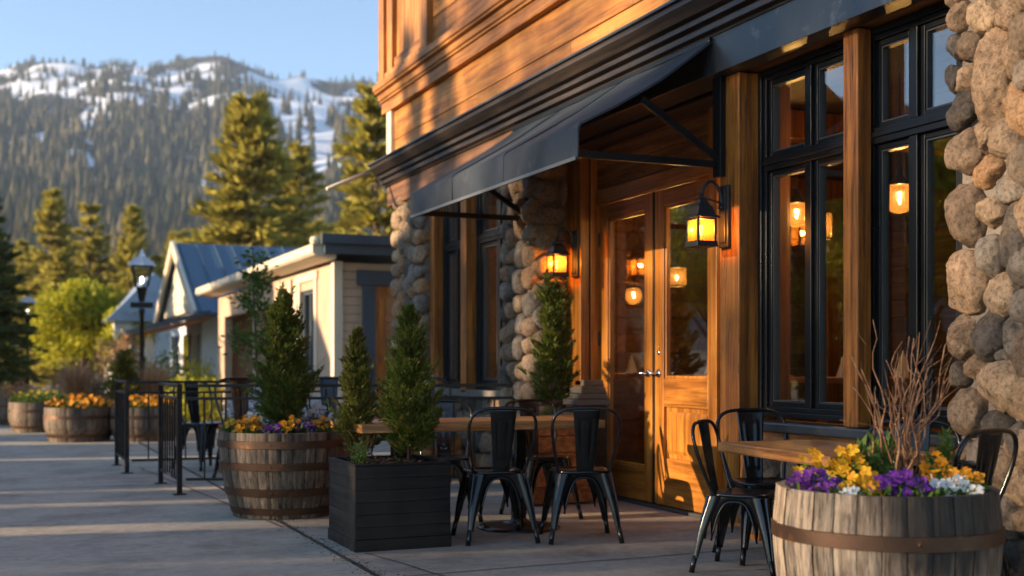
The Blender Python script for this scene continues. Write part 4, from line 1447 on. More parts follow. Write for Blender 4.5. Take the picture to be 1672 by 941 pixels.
def blossoms(P, size, rng, petals=5, up=None):
    """pansy-like flowers: rounded petals round a small heart; returns (petal verts, faces), heart verts"""
    V, F, HV, HF = [], [], [], []
    for p in P:
        nrm = rng.normal(size=3) * .38 + (np.array([-.35, -.5, .7]) if up is None else up)
        nrm /= np.linalg.norm(nrm)
        a = np.cross(nrm, [.3, .2, .9]); a /= np.linalg.norm(a); b = np.cross(nrm, a)
        s = size * rng.uniform(.75, 1.2)
        ph = rng.uniform(0, 6.28)
        for k in range(petals):
            an = ph + 2 * PI * k / petals
            d = a * math.cos(an) + b * math.sin(an); e = -a * math.sin(an) + b * math.cos(an)
            cup = nrm * s * rng.uniform(.05, .22)
            o = len(V)
            wv = rng.uniform(.30, .40)
            V += [p, p + d * s * .3 + e * s * wv * .8 + cup * .3, p + d * s * .66 + e * s * wv + cup, p + d * s * .92 + e * s * wv * .45 + cup * .8, p + d * s * .95 + cup * .5,
                  p + d * s * .92 - e * s * wv * .45 + cup * .8, p + d * s * .66 - e * s * wv + cup, p + d * s * .3 - e * s * wv * .8 + cup * .3]
            F.append((o, o + 1, o + 2, o + 3)); F.append((o, o + 3, o + 4, o + 5)); F.append((o, o + 5, o + 6, o + 7))
        o = len(HV)
        q = p + nrm * s * .09
        HV += [q + a * s * .14, q + b * s * .14, q - a * s * .14, q - b * s * .14, q + nrm * s * .07]
        HF += [(o, o + 1, o + 4), (o + 1, o + 2, o + 4), (o + 2, o + 3, o + 4), (o + 3, o, o + 4)]
    return V, F, HV, HF

def flower_clump(name, label, loc, rx, ry, h, nf, size, pet, nleaf, leaf=(.030, .014), leafm='leaf', cat='flowers', seed=0, dome=1.0, group=None):
    rng = np.random.default_rng(seed + 500)
    r = thing(name, label, cat, loc, 0, group)
    L0 = np.array(loc)
    a = rng.uniform(0, 2 * PI, nleaf); q = np.sqrt(rng.uniform(0, 1, nleaf))
    zz = rng.uniform(-.1, 1, nleaf) * h * .8 * (1 - .5 * q ** 2)
    P = np.stack([rx * q * np.cos(a), ry * q * np.sin(a), zz], 1) + L0
    D = np.stack([np.cos(a), np.sin(a), rng.uniform(.1, 1.1, nleaf)], 1) + rng.normal(size=(nleaf, 3)) * .5
    quadmesh('leaves', kites(P, D, leaf[0] * rng.uniform(.6, 1.4, nleaf), leaf[1] * rng.uniform(.6, 1.4, nleaf), .25, rng), M[leafm], r)
    nf = int(nf * 1.35); size = size * .80
    a = rng.uniform(0, 2 * PI, nf); q = np.sqrt(rng.uniform(0, 1, nf)) * 1.12
    P = np.stack([rx * q * np.cos(a), ry * q * np.sin(a), h * (1 - .40 * q ** 2) * rng.uniform(.55, 1.15, nf)], 1) + L0
    V, F, HV, HF = blossoms(P, size, rng)
    me = bpy.data.meshes.new('blossoms')
    nv = len(V)
    me.from_pydata([tuple(x) for x in V + HV], [], F + [tuple(i + nv for i in f) for f in HF])
    o = link('blossoms', me, [M[pet], M['heart']], r)
    me.polygons.foreach_set('material_index', [0] * len(F) + [1] * len(HF))
    s = MB()
    for p in P[:60]:
        b0 = L0 + (p - L0) * np.array([.6, .6, 0]); s.tube([tuple(b0), tuple((b0 + p) / 2 + np.array([0, 0, .01])), tuple(p)], .0016, 4)
    s.build('stems', M['leaf'], r)
    return r

# pansies in the near barrel (offsets from its centre; view runs roughly along (+.39, +.92))
def nb(u, d, z=.625):                  # u: across the view, d: away from the viewer
    return (NB[0] + u * CY + d * SY, NB[1] - u * SY + d * CY, z)
flower_clump('violet_flowers', 'purple pansies at the left rim of the pale foreground barrel', nb(-.29, -.08), .085, .10, .095, 42, .026, 'purple', 260, seed=1)
flower_clump('violet_flowers', 'purple flowers mounded at the front middle of the pale foreground barrel', nb(-.02, -.22), .115, .10, .105, 60, .026, 'purple', 320, seed=2)
flower_clump('violet_flowers', 'dark violet flowers just right of the purple mound in the pale barrel', nb(.07, -.10), .07, .07, .075, 22, .024, 'violet', 220, leafm='leafdark', seed=3)
flower_clump('pansies', 'golden pansies standing tall behind the left purple ones in the pale barrel', nb(-.25, .12), .05, .06, .155, 9, .034, 'yellow', 120, seed=4)
flower_clump('pansies', 'big golden pansies left of the bare twigs in the pale barrel', nb(-.135, .06), .075, .09, .165, 20, .036, 'yellow', 220, seed=5)
flower_clump('pansies', 'golden pansies low at the front rim between purple and white flowers', nb(-.145, -.20), .060, .08, .105, 15, .036, 'yellow', 180, seed=6)
flower_clump('white_flowers', 'white blossoms at the front left rim of the pale barrel', nb(-.215, -.26), .045, .05, .060, 9, .030, 'white', 120, seed=7)
flower_clump('white_flowers', 'white flowers with yellow hearts at the right front of the pale barrel', nb(.20, -.16), .085, .10, .095, 20, .034, 'white', 260, seed=8)
flower_clump('white_flowers', 'small white flowers at the foot of the bare twigs in the pale barrel', nb(.075, .16), .05, .06, .12, 10, .028, 'white', 160, seed=9)
flower_clump('pansies', 'orange pansies above the white flowers in the pale barrel', nb(.22, .03), .07, .07, .145, 15, .034, 'orange', 200, seed=10)
flower_clump('pansies', 'orange pansies at the right rim of the pale barrel, by the pillar', nb(.285, -.04), .055, .08, .105, 10, .032, 'orange', 160, seed=11)
flower_clump('alyssum', 'pale bluish blossoms trailing over the right rim of the pale barrel', nb(.325, .06), .055, .10, .055, 24, .015, 'paleblue', 260, leafm='leafdark', seed=12)
n = 1500
a = nrg.uniform(0, 2 * PI, n); q = np.sqrt(nrg.uniform(0, 1, n)) * .355
P = np.stack([NB[0] + q * np.cos(a), NB[1] + q * np.sin(a), nrg.uniform(.60, .665, n)], 1)
D = np.stack([np.cos(a), np.sin(a), nrg.uniform(.2, 1.2, n)], 1) + nrg.normal(size=(n, 3)) * .5
tag(quadmesh('ground_cover', kites(P, D, nrg.uniform(.02, .055, n), nrg.uniform(.008, .022, n)), M['leaf']), 'low green leaves filling the pale foreground barrel', 'leaves', kind='stuff')

# tall leafy sprigs in the near barrel
def sprigs(name, label, loc, n, H, seed, mat='leaf', spread=.06, leaf=.045, cat='plant'):
    rng = np.random.default_rng(seed)
    r = thing(name, label, cat, loc)
    s = MB(); Ps, Ds = [], []
    for k in range(n):
        az = rng.uniform(0, 2 * PI); h = H * rng.uniform(.6, 1); sp = rng.uniform(.1, .45) * h
        p0 = np.array(loc) + np.array([math.cos(az), math.sin(az), 0]) * rng.uniform(0, spread)
        pts = [p0 + np.array([math.cos(az) * sp * q * q, math.sin(az) * sp * q * q, h * q]) for q in np.linspace(0, 1, 6)]
        s.tube([tuple(p) for p in pts], [.0035, .003, .003, .0025, .002, .001], 5)
        for q in np.linspace(.25, 1, 12):
            i = min(4, int(q * 5)); p = pts[i] + (pts[i + 1] - pts[i]) * (q * 5 - i)
            for _ in range(2):
                Ps.append(p); Ds.append(rng.normal(size=3) * .6 + np.array([0, 0, .7]))
    s.build('stems', M['leaf'], r)
    Ps, Ds = np.array(Ps), np.array(Ds)
    quadmesh('leaves', kites(Ps, Ds, leaf * rng.uniform(.6, 1.2, len(Ps)), leaf * .3, .2, rng), M[mat], r)
    return r
sprigs('leafy_plant', 'upright green sprigs at the right of the pale barrel, in front of the chair back', nb(.265, .18), 9, .22, 21)
sprigs('leafy_plant', 'grassy green sprigs at the left foot of the bare twigs', nb(-.02, .12), 10, .19, 22, leaf=.07)

def twig_bunch(loc, label, n, H, seed, spread=.30, r0=.0075, mat='twig', name='bare_twigs'):
    rng = np.random.default_rng(seed)
    root = thing(name, label, 'twigs', loc)
    for k in range(n):
        t = MB()
        az = rng.uniform(0, 2 * PI); sp = spread * rng.uniform(.1, 1) ; h = H * rng.uniform(.55, 1)
        p = np.array(loc) + np.array([math.cos(az), math.sin(az), 0]) * rng.uniform(0, .05)
        pts = []
        w1, w2 = rng.normal(size=3) * .018, rng.normal(size=3) * .012
        for q in np.linspace(0, 1, 11):
            pts.append(p + np.array([math.cos(az) * sp * q ** 1.3, math.sin(az) * sp * q ** 1.3, h * q - .03]) + w1 * math.sin(q * 7 + k) + w2 * math.sin(q * 15 + 2 * k))
        rr = [r0 * (1 - .72 * q) * (1 + .25 * math.sin(q * 40 + k)) for q in np.linspace(0, 1, 11)]
        t.tube([tuple(x) for x in pts], rr, 7)
        for _ in range(rng.integers(1, 4)):
            i = rng.integers(3, 9)
            d = rng.normal(size=3) * .35 + np.array([math.cos(az) * .5, math.sin(az) * .5, 1.0]); d /= np.linalg.norm(d)
            L_ = h * rng.uniform(.12, .33)
            b = [pts[i], pts[i] + d * L_ * .5 + rng.normal(size=3) * .008, pts[i] + d * L_ + np.array([0, 0, .02])]
            t.tube([tuple(x) for x in b], [rr[i] * .7, rr[i] * .55, rr[i] * .35], 6)
        t.build('twig', M[mat], root, True)
    return root
twig_bunch(nb(.085, .10, .63), 'sheaf of tall bare brown twigs rising from the pale foreground barrel', 26, .74, 31, .21, .0052)

# flowers in the left barrel
def lb(u, d, z=.595):
    return (LB[0] + u * CY + d * SY, LB[1] - u * SY + d * CY, z)
flower_clump('pansies', 'small yellow flowers with bright green leaves at the left rim of the dark barrel', lb(-.34, -.10), .10, .13, .12, 22, .022, 'yellow', 520, seed=13)
flower_clump('pansies', 'golden pansy cluster left of the barrel conifer, at the front', lb(-.20, -.30), .10, .09, .155, 46, .030, 'orange', 240, seed=14)
flower_clump('violet_flowers', 'purple flowers right in front of the barrel conifer', lb(-.02, -.34), .08, .07, .10, 22, .026, 'purple', 240, seed=15)
flower_clump('pansies', 'golden pansies just right of the purple ones in front of the barrel conifer', lb(.10, -.30), .085, .08, .135, 30, .028, 'orange', 220, seed=16)
flower_clump('violet_flowers', 'dark violet flowers on the right front of the dark barrel', lb(.19, -.27), .11, .10, .11, 40, .024, 'violet', 420, leafm='leafdark', seed=17)
flower_clump('pansies', 'golden pansies at the right rim of the dark barrel, by the box planter', lb(.33, -.08), .11, .12, .135, 34, .028, 'orange', 260, seed=18)
flower_clump('alyssum', 'bluish white blossoms at the right back of the dark barrel', lb(.25, .12), .12, .12, .20, 70, .020, 'paleblue', 320, leafm='leafdark', seed=19)
flower_clump('alyssum', 'whitish blossoms at the left back of the dark barrel', lb(-.22, .14), .13, .12, .18, 60, .020, 'white', 360, seed=20)
n = 1500
a = nrg.uniform(0, 2 * PI, n); q = np.sqrt(nrg.uniform(0, 1, n)) * .44
P = np.stack([LB[0] + q * np.cos(a), LB[1] + q * np.sin(a), nrg.uniform(.57, .66, n)], 1)
D = np.stack([np.cos(a), np.sin(a), nrg.uniform(.2, 1.2, n)], 1) + nrg.normal(size=(n, 3)) * .5
tag(quadmesh('ground_cover', kites(P, D, nrg.uniform(.02, .055, n), nrg.uniform(.008, .02, n)), M['leaf']), 'low green leaves filling the big dark barrel', 'leaves', kind='stuff')
sprigs('leafy_plant', 'yellowish weed sprouting at the left corner inside the black box planter', (2.02, 7.12, .50), 8, .15, 24, leaf=.03)
twig_bunch((2.08, 7.27, .50), 'tangle of thin dry twigs at the left back of the black box planter', 12, .30, 33, .16, .003)
sprigs('leafy_plant', 'bright green sprigs on the rim of the wooden crate planter', (4.03, 8.80, .66), 10, .12, 25, leaf=.035, spread=.14)

# ------------------------------------------------------------------ RAILINGS
def railing(a, b, label, posts=(True, True), nbal=9, h=.955):
    a, b = Vector((*a, .003)), Vector((*b, .003))
    d = (b - a); L_ = d.length; d.normalize()
    r = thing('metal_railing', label, 'railing', a, 0, 'patio railings')
    for k, p in ((0, a), (1, b)):
        if posts[k]:
            m = MB(); m.bar(p, p + Vector((0, 0, h + .002)), .042, .042, (d.x, d.y, 0)); m.box(p.x - .055, p.x + .055, p.y - .055, p.y + .055, .003, .010)
            m.build('post', M['iron'], r, False, .003)
    e = d * .0215
    for z, t in ((h - .014, .028), (h - .125, .024), (.13, .024)):
        m = MB(); m.bar(a + e + Vector((0, 0, z)), b - e + Vector((0, 0, z)), .036 if z > .9 else .022, t); m.build('rail', M['iron'], r, False, .002)
    for k in range(nbal):
        p = a + d * (L_ * (k + 1) / (nbal + 1))
        m = MB(); m.bar(p + Vector((0, 0, .142)), p + Vector((0, 0, h - .137)), .014, .014, (d.x, d.y, 0)); m.build('baluster', M['iron'], r)
    return r
railing((1.43, 10.65), (1.40, 11.72), 'short black iron railing along the sidewalk behind the big dark barrel', nbal=7)
railing((1.21, 12.95), (1.20, 14.02), 'short black iron railing farther up the sidewalk, past the gate gap', nbal=7)
railing((1.43 + .03, 10.63), (4.20, 9.74), 'long black iron railing across the patio to the stone pillar', (False, True), 15)
railing((1.235, 12.95), (3.3, 12.9), 'black iron railing across the back of the patio', (False, True), 10)

# patio plants behind the railing
def low_planter(loc, w_, d_, h_, label):
    r = thing('trough_planter', label, 'planter', loc)
    X, Y, Z = loc
    for side in range(4):
        m = MB()
        for k in range(3):
            za, zb = Z + k * h_ / 3, Z + (k + 1) * h_ / 3 - .004
            m.box(*((X - w_ / 2, X + w_ / 2, Y - d_ / 2, Y - d_ / 2 + .03), (X - w_ / 2, X + w_ / 2, Y + d_ / 2 - .03, Y + d_ / 2), (X - w_ / 2 + .001, X - w_ / 2 + .03, Y - d_ / 2 + .031, Y + d_ / 2 - .031), (X + w_ / 2 - .03, X + w_ / 2 - .001, Y - d_ / 2 + .031, Y + d_ / 2 - .031))[side], za, zb)
        m.build('side_panel', M['beamwood'], r, False, .004)
    m = MB(); m.box(X - w_ / 2 + .031, X + w_ / 2 - .031, Y - d_ / 2 + .031, Y + d_ / 2 - .031, Z + .02, Z + h_ - .04); m.build('soil', M['soil'], r)
low_planter((2.75, 12.45, .003), 1.3, .5, .5, 'wooden trough planter with white flowers at the back of the patio')
flower_clump('alyssum', 'mass of white blossoms in the trough at the back of the patio, left half', (2.5, 12.45, .46), .36, .22, .40, 240, .030, 'paleblue', 700, seed=41)
flower_clump('alyssum', 'mass of white blossoms in the trough at the back of the patio, right half', (3.05, 12.45, .46), .34, .22, .30, 200, .030, 'white', 600, seed=42)
twig_bunch((2.72, 12.5, .46), 'reddish bare branches rising out of the patio trough flowers', 14, .85, 43, .45, .006)
low_planter((4.05, 11.6, .003), .32, 1.0, .42, 'narrow trough planter with dry grasses under the patio window')
flower_clump('leafy_shrub', 'low green shrub under the patio window with a few white flowers', (4.05, 11.4, .40), .17, .4, .28, 14, .024, 'white', 700, seed=44, cat='shrub')
def grass_tuft(loc, label, n, H, seed, mat='strawgrass', spread=.6, wd=.008):
    rng = np.random.default_rng(seed)
    V = []
    for k in range(n):
        az = rng.uniform(0, 2 * PI); h = H * rng.uniform(.5, 1); sp = spread * h * rng.uniform(.05, 1)
        p0 = np.array(loc) + np.array([math.cos(az), math.sin(az), 0]) * rng.uniform(0, H * .12)
        sd = np.array([-math.sin(az), math.cos(az), 0]) * wd
        pts = [p0 + np.array([math.cos(az) * sp * q ** 2, math.sin(az) * sp * q ** 2, h * (q - .18 * q ** 3)]) for q in (0, .35, .7, 1)]
        ww = (1, .9, .6, .12)
        for i in range(3):
            V += [pts[i] - sd * ww[i], pts[i] + sd * ww[i], pts[i + 1] + sd * ww[i + 1], pts[i + 1] - sd * ww[i + 1]]
    o = quadmesh('ornamental_grass', V, M[mat])
    return tag(o, label, 'grass', kind='thing')
grass_tuft((4.08, 11.75, .40), 'dry feathery grass in front of the patio window', 70, .95, 45, 'strawgrass', .3, .006)

# young tree in the patio gap
def sapling(loc, H, label, seed, R=.6, mat='pine_dark', leaf=.10):
    rng = np.random.default_rng(seed)
    r = thing('sapling', label, 'tree', loc)
    t = MB(); t.tube([(loc[0] + .03 * math.sin(q * 5), loc[1], loc[2] + H * q) for q in np.linspace(0, 1, 8)], [.028 * (1 - .8 * q) for q in np.linspace(0, 1, 8)], 8)
    Ps, Ds = [], []
    for k in range(40):
        q = rng.uniform(.35, .98); az = rng.uniform(0, 2 * PI); L_ = R * (1.15 - q) * rng.uniform(.5, 1)
        p = np.array([loc[0], loc[1], loc[2] + H * q]); d = np.array([math.cos(az), math.sin(az), .45])
        t.tube([tuple(p), tuple(p + d * L_)], [.006, .002], 5)
        s = rng.uniform(.3, 1, 26)
        Ps.append(p + np.outer(s * L_, d) + rng.normal(size=(26, 3)) * .05); Ds.append(d + rng.normal(size=(26, 3)) * .6)
    t.build('trunk', M['bark'], r, True)
    Ps, Ds = np.concatenate(Ps), np.concatenate(Ds)
    quadmesh('crown', kites(Ps, Ds, leaf * rng.uniform(.6, 1.3, len(Ps)), leaf * .45, .2, rng), M[mat], r)
sapling((3.05, 15.6, -.1), 2.75, 'thin young evergreen in front of the cream building porch', 51, .75, 'leaf', .09)

# ------------------------------------------------------------------ STREET LAMPS
def street_lamp(loc, label, s=1.0):
    r = thing('street_lamp', label, 'street lamp', loc, 0, 'street lamps along the sidewalk')
    X, Y, Z = loc
    p = MB(); p.lathe([(.001, 0), (.15, 0), (.15, .10), (.12, .14), (.10, .42), (.075, .48), (.058, .60), (.045, .8), (.04, 2.05), (.055, 2.08), (.055, 2.14), (.04, 2.16), (.001, 2.16)], X, Y, 20, Z)
    p.build('pole', M['black'], r, 'auto')
    c = MB(); c.box(X - .20, X + .20, Y - .035, Y + .035, Z + 2.17, Z + 2.27); c.lathe([(.001, 0), (.05, 0), (.06, .06), (.085, .18), (.10, .24), (.10, .27), (.001, .27)], X, Y, 16, Z + 2.28)
    c.build('bracket', M['black'], r, False, .006)
    g = MB(); v = []
    for h, z in ((.10, 2.56), (.165, 2.92)):
        v += [(X - h, Y - h, Z + z), (X + h, Y - h, Z + z), (X + h, Y + h, Z + z), (X - h, Y + h, Z + z)]
    g.add(v, [(0, 1, 5, 4), (1, 2, 6, 5), (2, 3, 7, 6), (3, 0, 4, 7), (3, 2, 1, 0), (4, 5, 6, 7)])
    g.build('lantern_glass', M['paleglass'], r)
    f = MB()
    for sx in (-1, 1):
        for sy in (-1, 1):
            f.bar((X + sx * .103, Y + sy * .103, Z + 2.555), (X + sx * .168, Y + sy * .168, Z + 2.925), .018, .018)
    f.box(X - .185, X + .185, Y - .185, Y + .185, Z + 2.924, Z + 2.945)
    f.build('lantern_frame', M['black'], r)
    c = MB(); c.lathe([(.26, 0), (.25, .02), (.13, .14), (.06, .17), (.055, .21), (.03, .23), (.012, .30), (.001, .31)], X, Y, 4, Z + 2.945)
    c.build('lantern_cap', paint('lamp_cap', (.42, .43, .44), .35, .6), r)
    b = MB(); b.lathe([(.001, 0), (.02, .01), (.035, .06), (.03, .10), (.001, .13)], X, Y, 12, Z + 2.62); b.build('bulb', emit('street_bulb', (1, .93, .8), 4), r, True)
street_lamp((2.40, 22.9, .0), 'black street lamp with a pale glass lantern beside the lime green trees')
street_lamp((.75, 38.0, .0), 'distant dark street lamp in front of the dark pine')
# ------------------------------------------------------------------ BARRELS AND GRASSES UP THE SIDEWALK
FB = [((1.08, 18.75, 0), 'nearest of the sunlit barrels up the sidewalk, with orange flowers'), ((1.98, 18.45, 0), 'half barrel behind the far railing, next to the one with orange flowers'),
      ((.62, 21.6, 0), 'second sunlit barrel up the sidewalk, with green leaves'), ((.42, 24.2, 0), 'third barrel up the sidewalk, half hidden by the second'), ((.28, 27.0, 0), 'farthest barrel up the sidewalk, by the dark pine')]
for p, lab in FB:
    barrel(p, [(.42, 0), (.50, .22), (.49, .50)], [(.09, .05), (.36, .05)], M['barrel_dark'], lab, 22, None, 'barrels up the sidewalk')
flower_clump('marigolds', 'orange flowers in the nearest sunlit barrel up the sidewalk', (1.08, 18.7, .46), .42, .40, .20, 130, .045, 'orange', 520, (.06, .025), seed=61)
flower_clump('marigolds', 'orange flowers in the barrel behind the far railing', (1.98, 18.4, .46), .42, .40, .20, 110, .045, 'orange', 520, (.06, .025), seed=62)
flower_clump('leafy_shrub', 'pale green leaves spilling over the second sunlit barrel', (.62, 21.6, .46), .44, .44, .28, 12, .04, 'yellow', 800, (.07, .03), seed=63, cat='shrub')
flower_clump('leafy_shrub', 'brownish plants in the third barrel up the sidewalk', (.42, 24.2, .46), .44, .44, .32, 10, .04, 'orange', 700, (.08, .02), 'strawgrass', seed=64, cat='shrub')
flower_clump('leafy_shrub', 'brownish plants in the farthest barrel, by the dark pine', (.28, 27.0, .46), .44, .44, .36, 8, .04, 'orange', 700, (.08, .02), 'strawgrass', seed=65, cat='shrub')
shrub((1.72, 18.75, .42), .82, .24, 'little conifer between the orange flowers up the sidewalk', 66, 'arbor2', 160, 40, .085, .024)
grass_tuft((1.05, 19.15, .44), 'tuft of dry reddish grass in the nearest sunlit barrel', 260, 1.0, 67, 'strawgrass', .62, .010)
grass_tuft((2.15, 18.9, .44), 'tuft of dry reddish grass in the barrel behind the far railing', 240, .95, 68, 'strawgrass', .62, .010)
def bush(loc, rx, h, label, seed, mat, nk=2600, leaf=.10):
    rng = np.random.default_rng(seed)
    r = thing('bush', label, 'bush', loc)
    nc = 26
    C = np.stack([rng.normal(size=nc) * rx * .45, rng.normal(size=nc) * rx * .45, h * rng.uniform(.2, .85, nc)], 1)
    i = rng.integers(0, nc, nk); d = rng.normal(size=(nk, 3)); d /= np.linalg.norm(d, axis=1, keepdims=True)
    P = C[i] + d * rng.uniform(.3, 1, (nk, 1)) * np.array([rx * .36, rx * .36, h * .24]); P[:, 2] = np.maximum(P[:, 2], .02)
    P += np.array(loc)
    quadmesh('foliage', kites(P, d + rng.normal(size=(nk, 3)) * .5, leaf * rng.uniform(.6, 1.3, nk), leaf * .5, .2, rng), M[mat], r)
    s = MB()
    for k in range(9):
        c = C[rng.integers(0, nc)] + np.array(loc); s.tube([(loc[0], loc[1], loc[2]), tuple((np.array(loc) * .4 + c * .6)), tuple(c)], [.02, .014, .005], 6)
    s.build('stems', M['bark'], r)
bush((3.55, 24.6, -.1), .8, 1.3, 'yellow green bush in front of the cream porch', 71, 'lime', 2200, .09)
bush((3.3, 21.6, -.1), .55, 1.0, 'small yellowish bush before the cream porch, by the sapling', 72, 'lime', 1600, .08)
bush((3.3, 29.5, -.1), .9, 1.5, 'green bush beside the white gabled house door', 73, 'leaf', 2400, .10)
bush((3.1, 34.5, -.1), .8, 2.0, 'dry brown bush next to the white gabled house', 74, 'strawgrass', 2400, .12)
bush((1.9, 30.5, -.1), .9, 1.0, 'brown bush behind the street lamp', 75, 'strawgrass', 2000, .12)

# ------------------------------------------------------------------ CREAM NEIGHBOUR
NBH = thing('cream_building', 'low cream coloured building with a white gutter and slate blue trim next door', 'building', (4.7, 22, -.12))
m = MB()
for k in range(17):
    z0 = .52 + k * .145
    m.box(4.72, 9.5, 17.80, 18.0, z0, min(z0 + .139, 3.0))
m.build('end_wall', M['cream'], NBH, False, .006)
m = MB()
m.box(4.70, 4.88, 18.001, 19.05, .52, 3.0); m.box(4.70, 4.88, 20.05, 20.9, .52, 3.0)
m.box(4.70, 4.88, 19.05, 20.05, 2.62, 3.0); m.box(4.70, 4.88, 19.05, 20.05, .52, .95)
m.box(4.70, 4.88, 20.9, 27.6, 2.45, 3.0); m.box(4.70, 4.88, 27.6, 28.4, -.12, 3.0); m.box(4.70, 4.88, 24.0, 24.25, -.12, 2.45)
m.box(4.9, 9.5, 28.2, 28.4, -.12, 3.0)
m.build('street_wall', M['cream'], NBH, False, .006)
m = MB(); m.box(6.4, 6.5, 20.9, 28.2, -.12, 3.0); m.box(4.89, 6.4, 20.75, 20.9, -.12, 3.0); m.build('porch_wall', M['brownwall'], NBH)
m = MB()
m.box(4.66, 4.80, 17.74, 17.92, .56, 3.0)
m.box(4.665, 4.70, 18.90, 19.05, .93, 2.78); m.box(4.665, 4.70, 20.05, 20.2, .93, 2.78); m.box(4.66, 4.70, 18.84, 20.26, 2.781, 2.93); m.box(4.655, 4.70, 18.84, 20.26, .85, .929)
m.box(4.67, 4.70, 20.3, 20.44, .9, 2.9); m.box(4.655, 4.70, 20.7, 20.9, -.1, 2.9)
m.build('trim', M['creamtrim'], NBH, False, .005)
wn = MB(); wn.box(4.78, 4.82, 19.05, 20.05, .95, 2.62)
wn.v = list(wn.v)
wno = MB()
for (a, b) in ((19.05, 19.12), (19.52, 19.58), (19.98, 20.05)):
    wno.box(4.74, 4.80, a, b, .951, 2.619)
wno.box(4.745, 4.80, 19.121, 19.519, 2.55, 2.618); wno.box(4.745, 4.80, 19.581, 19.979, 2.55, 2.618)
wf = wno.build('window', M['slateblue'], NBH)
wn.build('pane', M['glass'], wf)
cu = MB()
for k in range(22):
    cu.box(4.86 + .015 * (k % 2), 4.89 + .015 * (k % 2), 19.06 + k * .02, 19.08 + k * .02, .96, 2.6)
cu.build('curtain', M['cream'], wf)
m = MB(); m.box(4.58, 4.95, 17.70, 18.2, -.12, .48); m.box(4.951, 9.5, 17.72, 18.2, -.12, .48); m.box(4.60, 4.95, 18.201, 20.9, -.12, .48); m.build('brick_base', paint('brick_base', (.28, .15, .09), .8, 0, .3, .4, 30), NBH, False, .01)
m = MB(); m.box(4.54, 5.0, 17.64, 18.25, .481, .55); m.box(5.001, 9.5, 17.68, 18.2, .481, .518); m.box(4.56, 4.95, 18.251, 20.9, .481, .519); m.build('base_cap', M['brownwall'], NBH, False, .01)
# white gutter along the street, slate fascia and flat roof
m = MB(); m.prism_y([(4.62, 3.0), (4.30, 3.06), (4.26, 3.10), (4.26, 3.24), (4.62, 3.26)], 17.45, 29.0)
m.lathe([(.001, 0), (.07, .01), (.085, .07), (.06, .13), (.001, .15)], 4.30, 17.45, 12, 3.22)
m.build('gutter', M['creamtrim'], NBH)
m = MB(); m.box(4.42, 9.8, 17.35, 17.50, 3.08, 3.36); m.box(4.36, 9.8, 17.28, 17.349, 3.24, 3.40); m.build('fascia_board', M['slateblue'], NBH, False, .006)
m = MB(); m.box(4.50, 9.8, 17.501, 29.0, 3.261, 3.345); m.build('roof', M['slateblue'], NBH)
dw = MB(); dw.box(5.12, 5.32, 17.735, 17.80, .52, 2.60); dw.box(6.7, 6.9, 17.735, 17.80, .52, 2.60); dw.box(5.03, 7.0, 17.72, 17.80, 2.601, 2.86)
dwo = dw.build('window', M['slateblue'], NBH, False, .005)
m = MB(); m.box(5.321, 5.48, 17.75, 17.80, .52, 2.60); m.box(6.56, 6.699, 17.75, 17.80, .52, 2.60); m.box(5.481, 6.559, 17.75, 17.80, 2.45, 2.599); m.build('frame', M['post'], dwo)
m = MB(); m.box(5.481, 6.559, 17.78, 17.796, .52, 2.449); m.build('pane', M['glass'], dwo)

NBH.scale = (1, 1, .905)
# ------------------------------------------------------------------ WHITE GABLED HOUSE WITH BLUE METAL ROOF
GH = thing('gabled_house', 'white house with steep front gable and blue metal roof beyond the cream building', 'house', (4.6, 34, -.12))
m = MB()
m.box(4.75, 9, 31.2, 37.5, -.12, 2.7)
m.build('wall', M['whitewall'], GH)
m = MB(); m.prism_x([(30.9, 2.70), (37.8, 2.70), (34.35, 4.65)], 4.9, 9.2)
m.v = [(x, y, z) for x, y, z in m.v]
m.build('attic', M['whitewall'], GH)
m = MB()
for s_ in (1, -1):
    pass
m.add([(4.45, 30.3, 2.62), (9.6, 30.3, 2.62), (9.6, 34.35, 4.86), (4.45, 34.35, 4.86), (4.45, 30.3, 2.54), (9.6, 30.3, 2.54), (9.6, 34.35, 4.78), (4.45, 34.35, 4.78)],
      [(0, 1, 2, 3), (7, 6, 5, 4), (0, 4, 5, 1), (1, 5, 6, 2), (2, 6, 7, 3), (3, 7, 4, 0)])
m.add([(4.45, 38.4, 2.62), (9.6, 38.4, 2.62), (9.6, 34.352, 4.86), (4.45, 34.352, 4.86), (4.45, 38.4, 2.54), (9.6, 38.4, 2.54), (9.6, 34.352, 4.78), (4.45, 34.352, 4.78)],
      [(0, 3, 2, 1), (4, 5, 6, 7), (0, 1, 5, 4), (1, 2, 6, 5), (2, 3, 7, 6), (3, 0, 4, 7)])
for k in range(11):
    x = 4.6 + k * .48
    m.bar((x, 30.3, 2.64), (x, 34.35, 4.88), .03, .04)
m.build('roof', M['blueroof'], GH)
m = MB()
m.bar((4.42, 30.2, 2.52), (4.42, 34.35, 4.80), .08, .30); m.bar((4.42, 38.5, 2.52), (4.42, 34.36, 4.80), .08, .30)
m.build('barge_board', M['creamtrim'], GH)
m = MB(); m.prism_x([(31.0, 2.72), (37.7, 2.72), (34.35, 4.60)], 4.60, 4.66); m.build('gable_face', M['creamtrim'], GH)
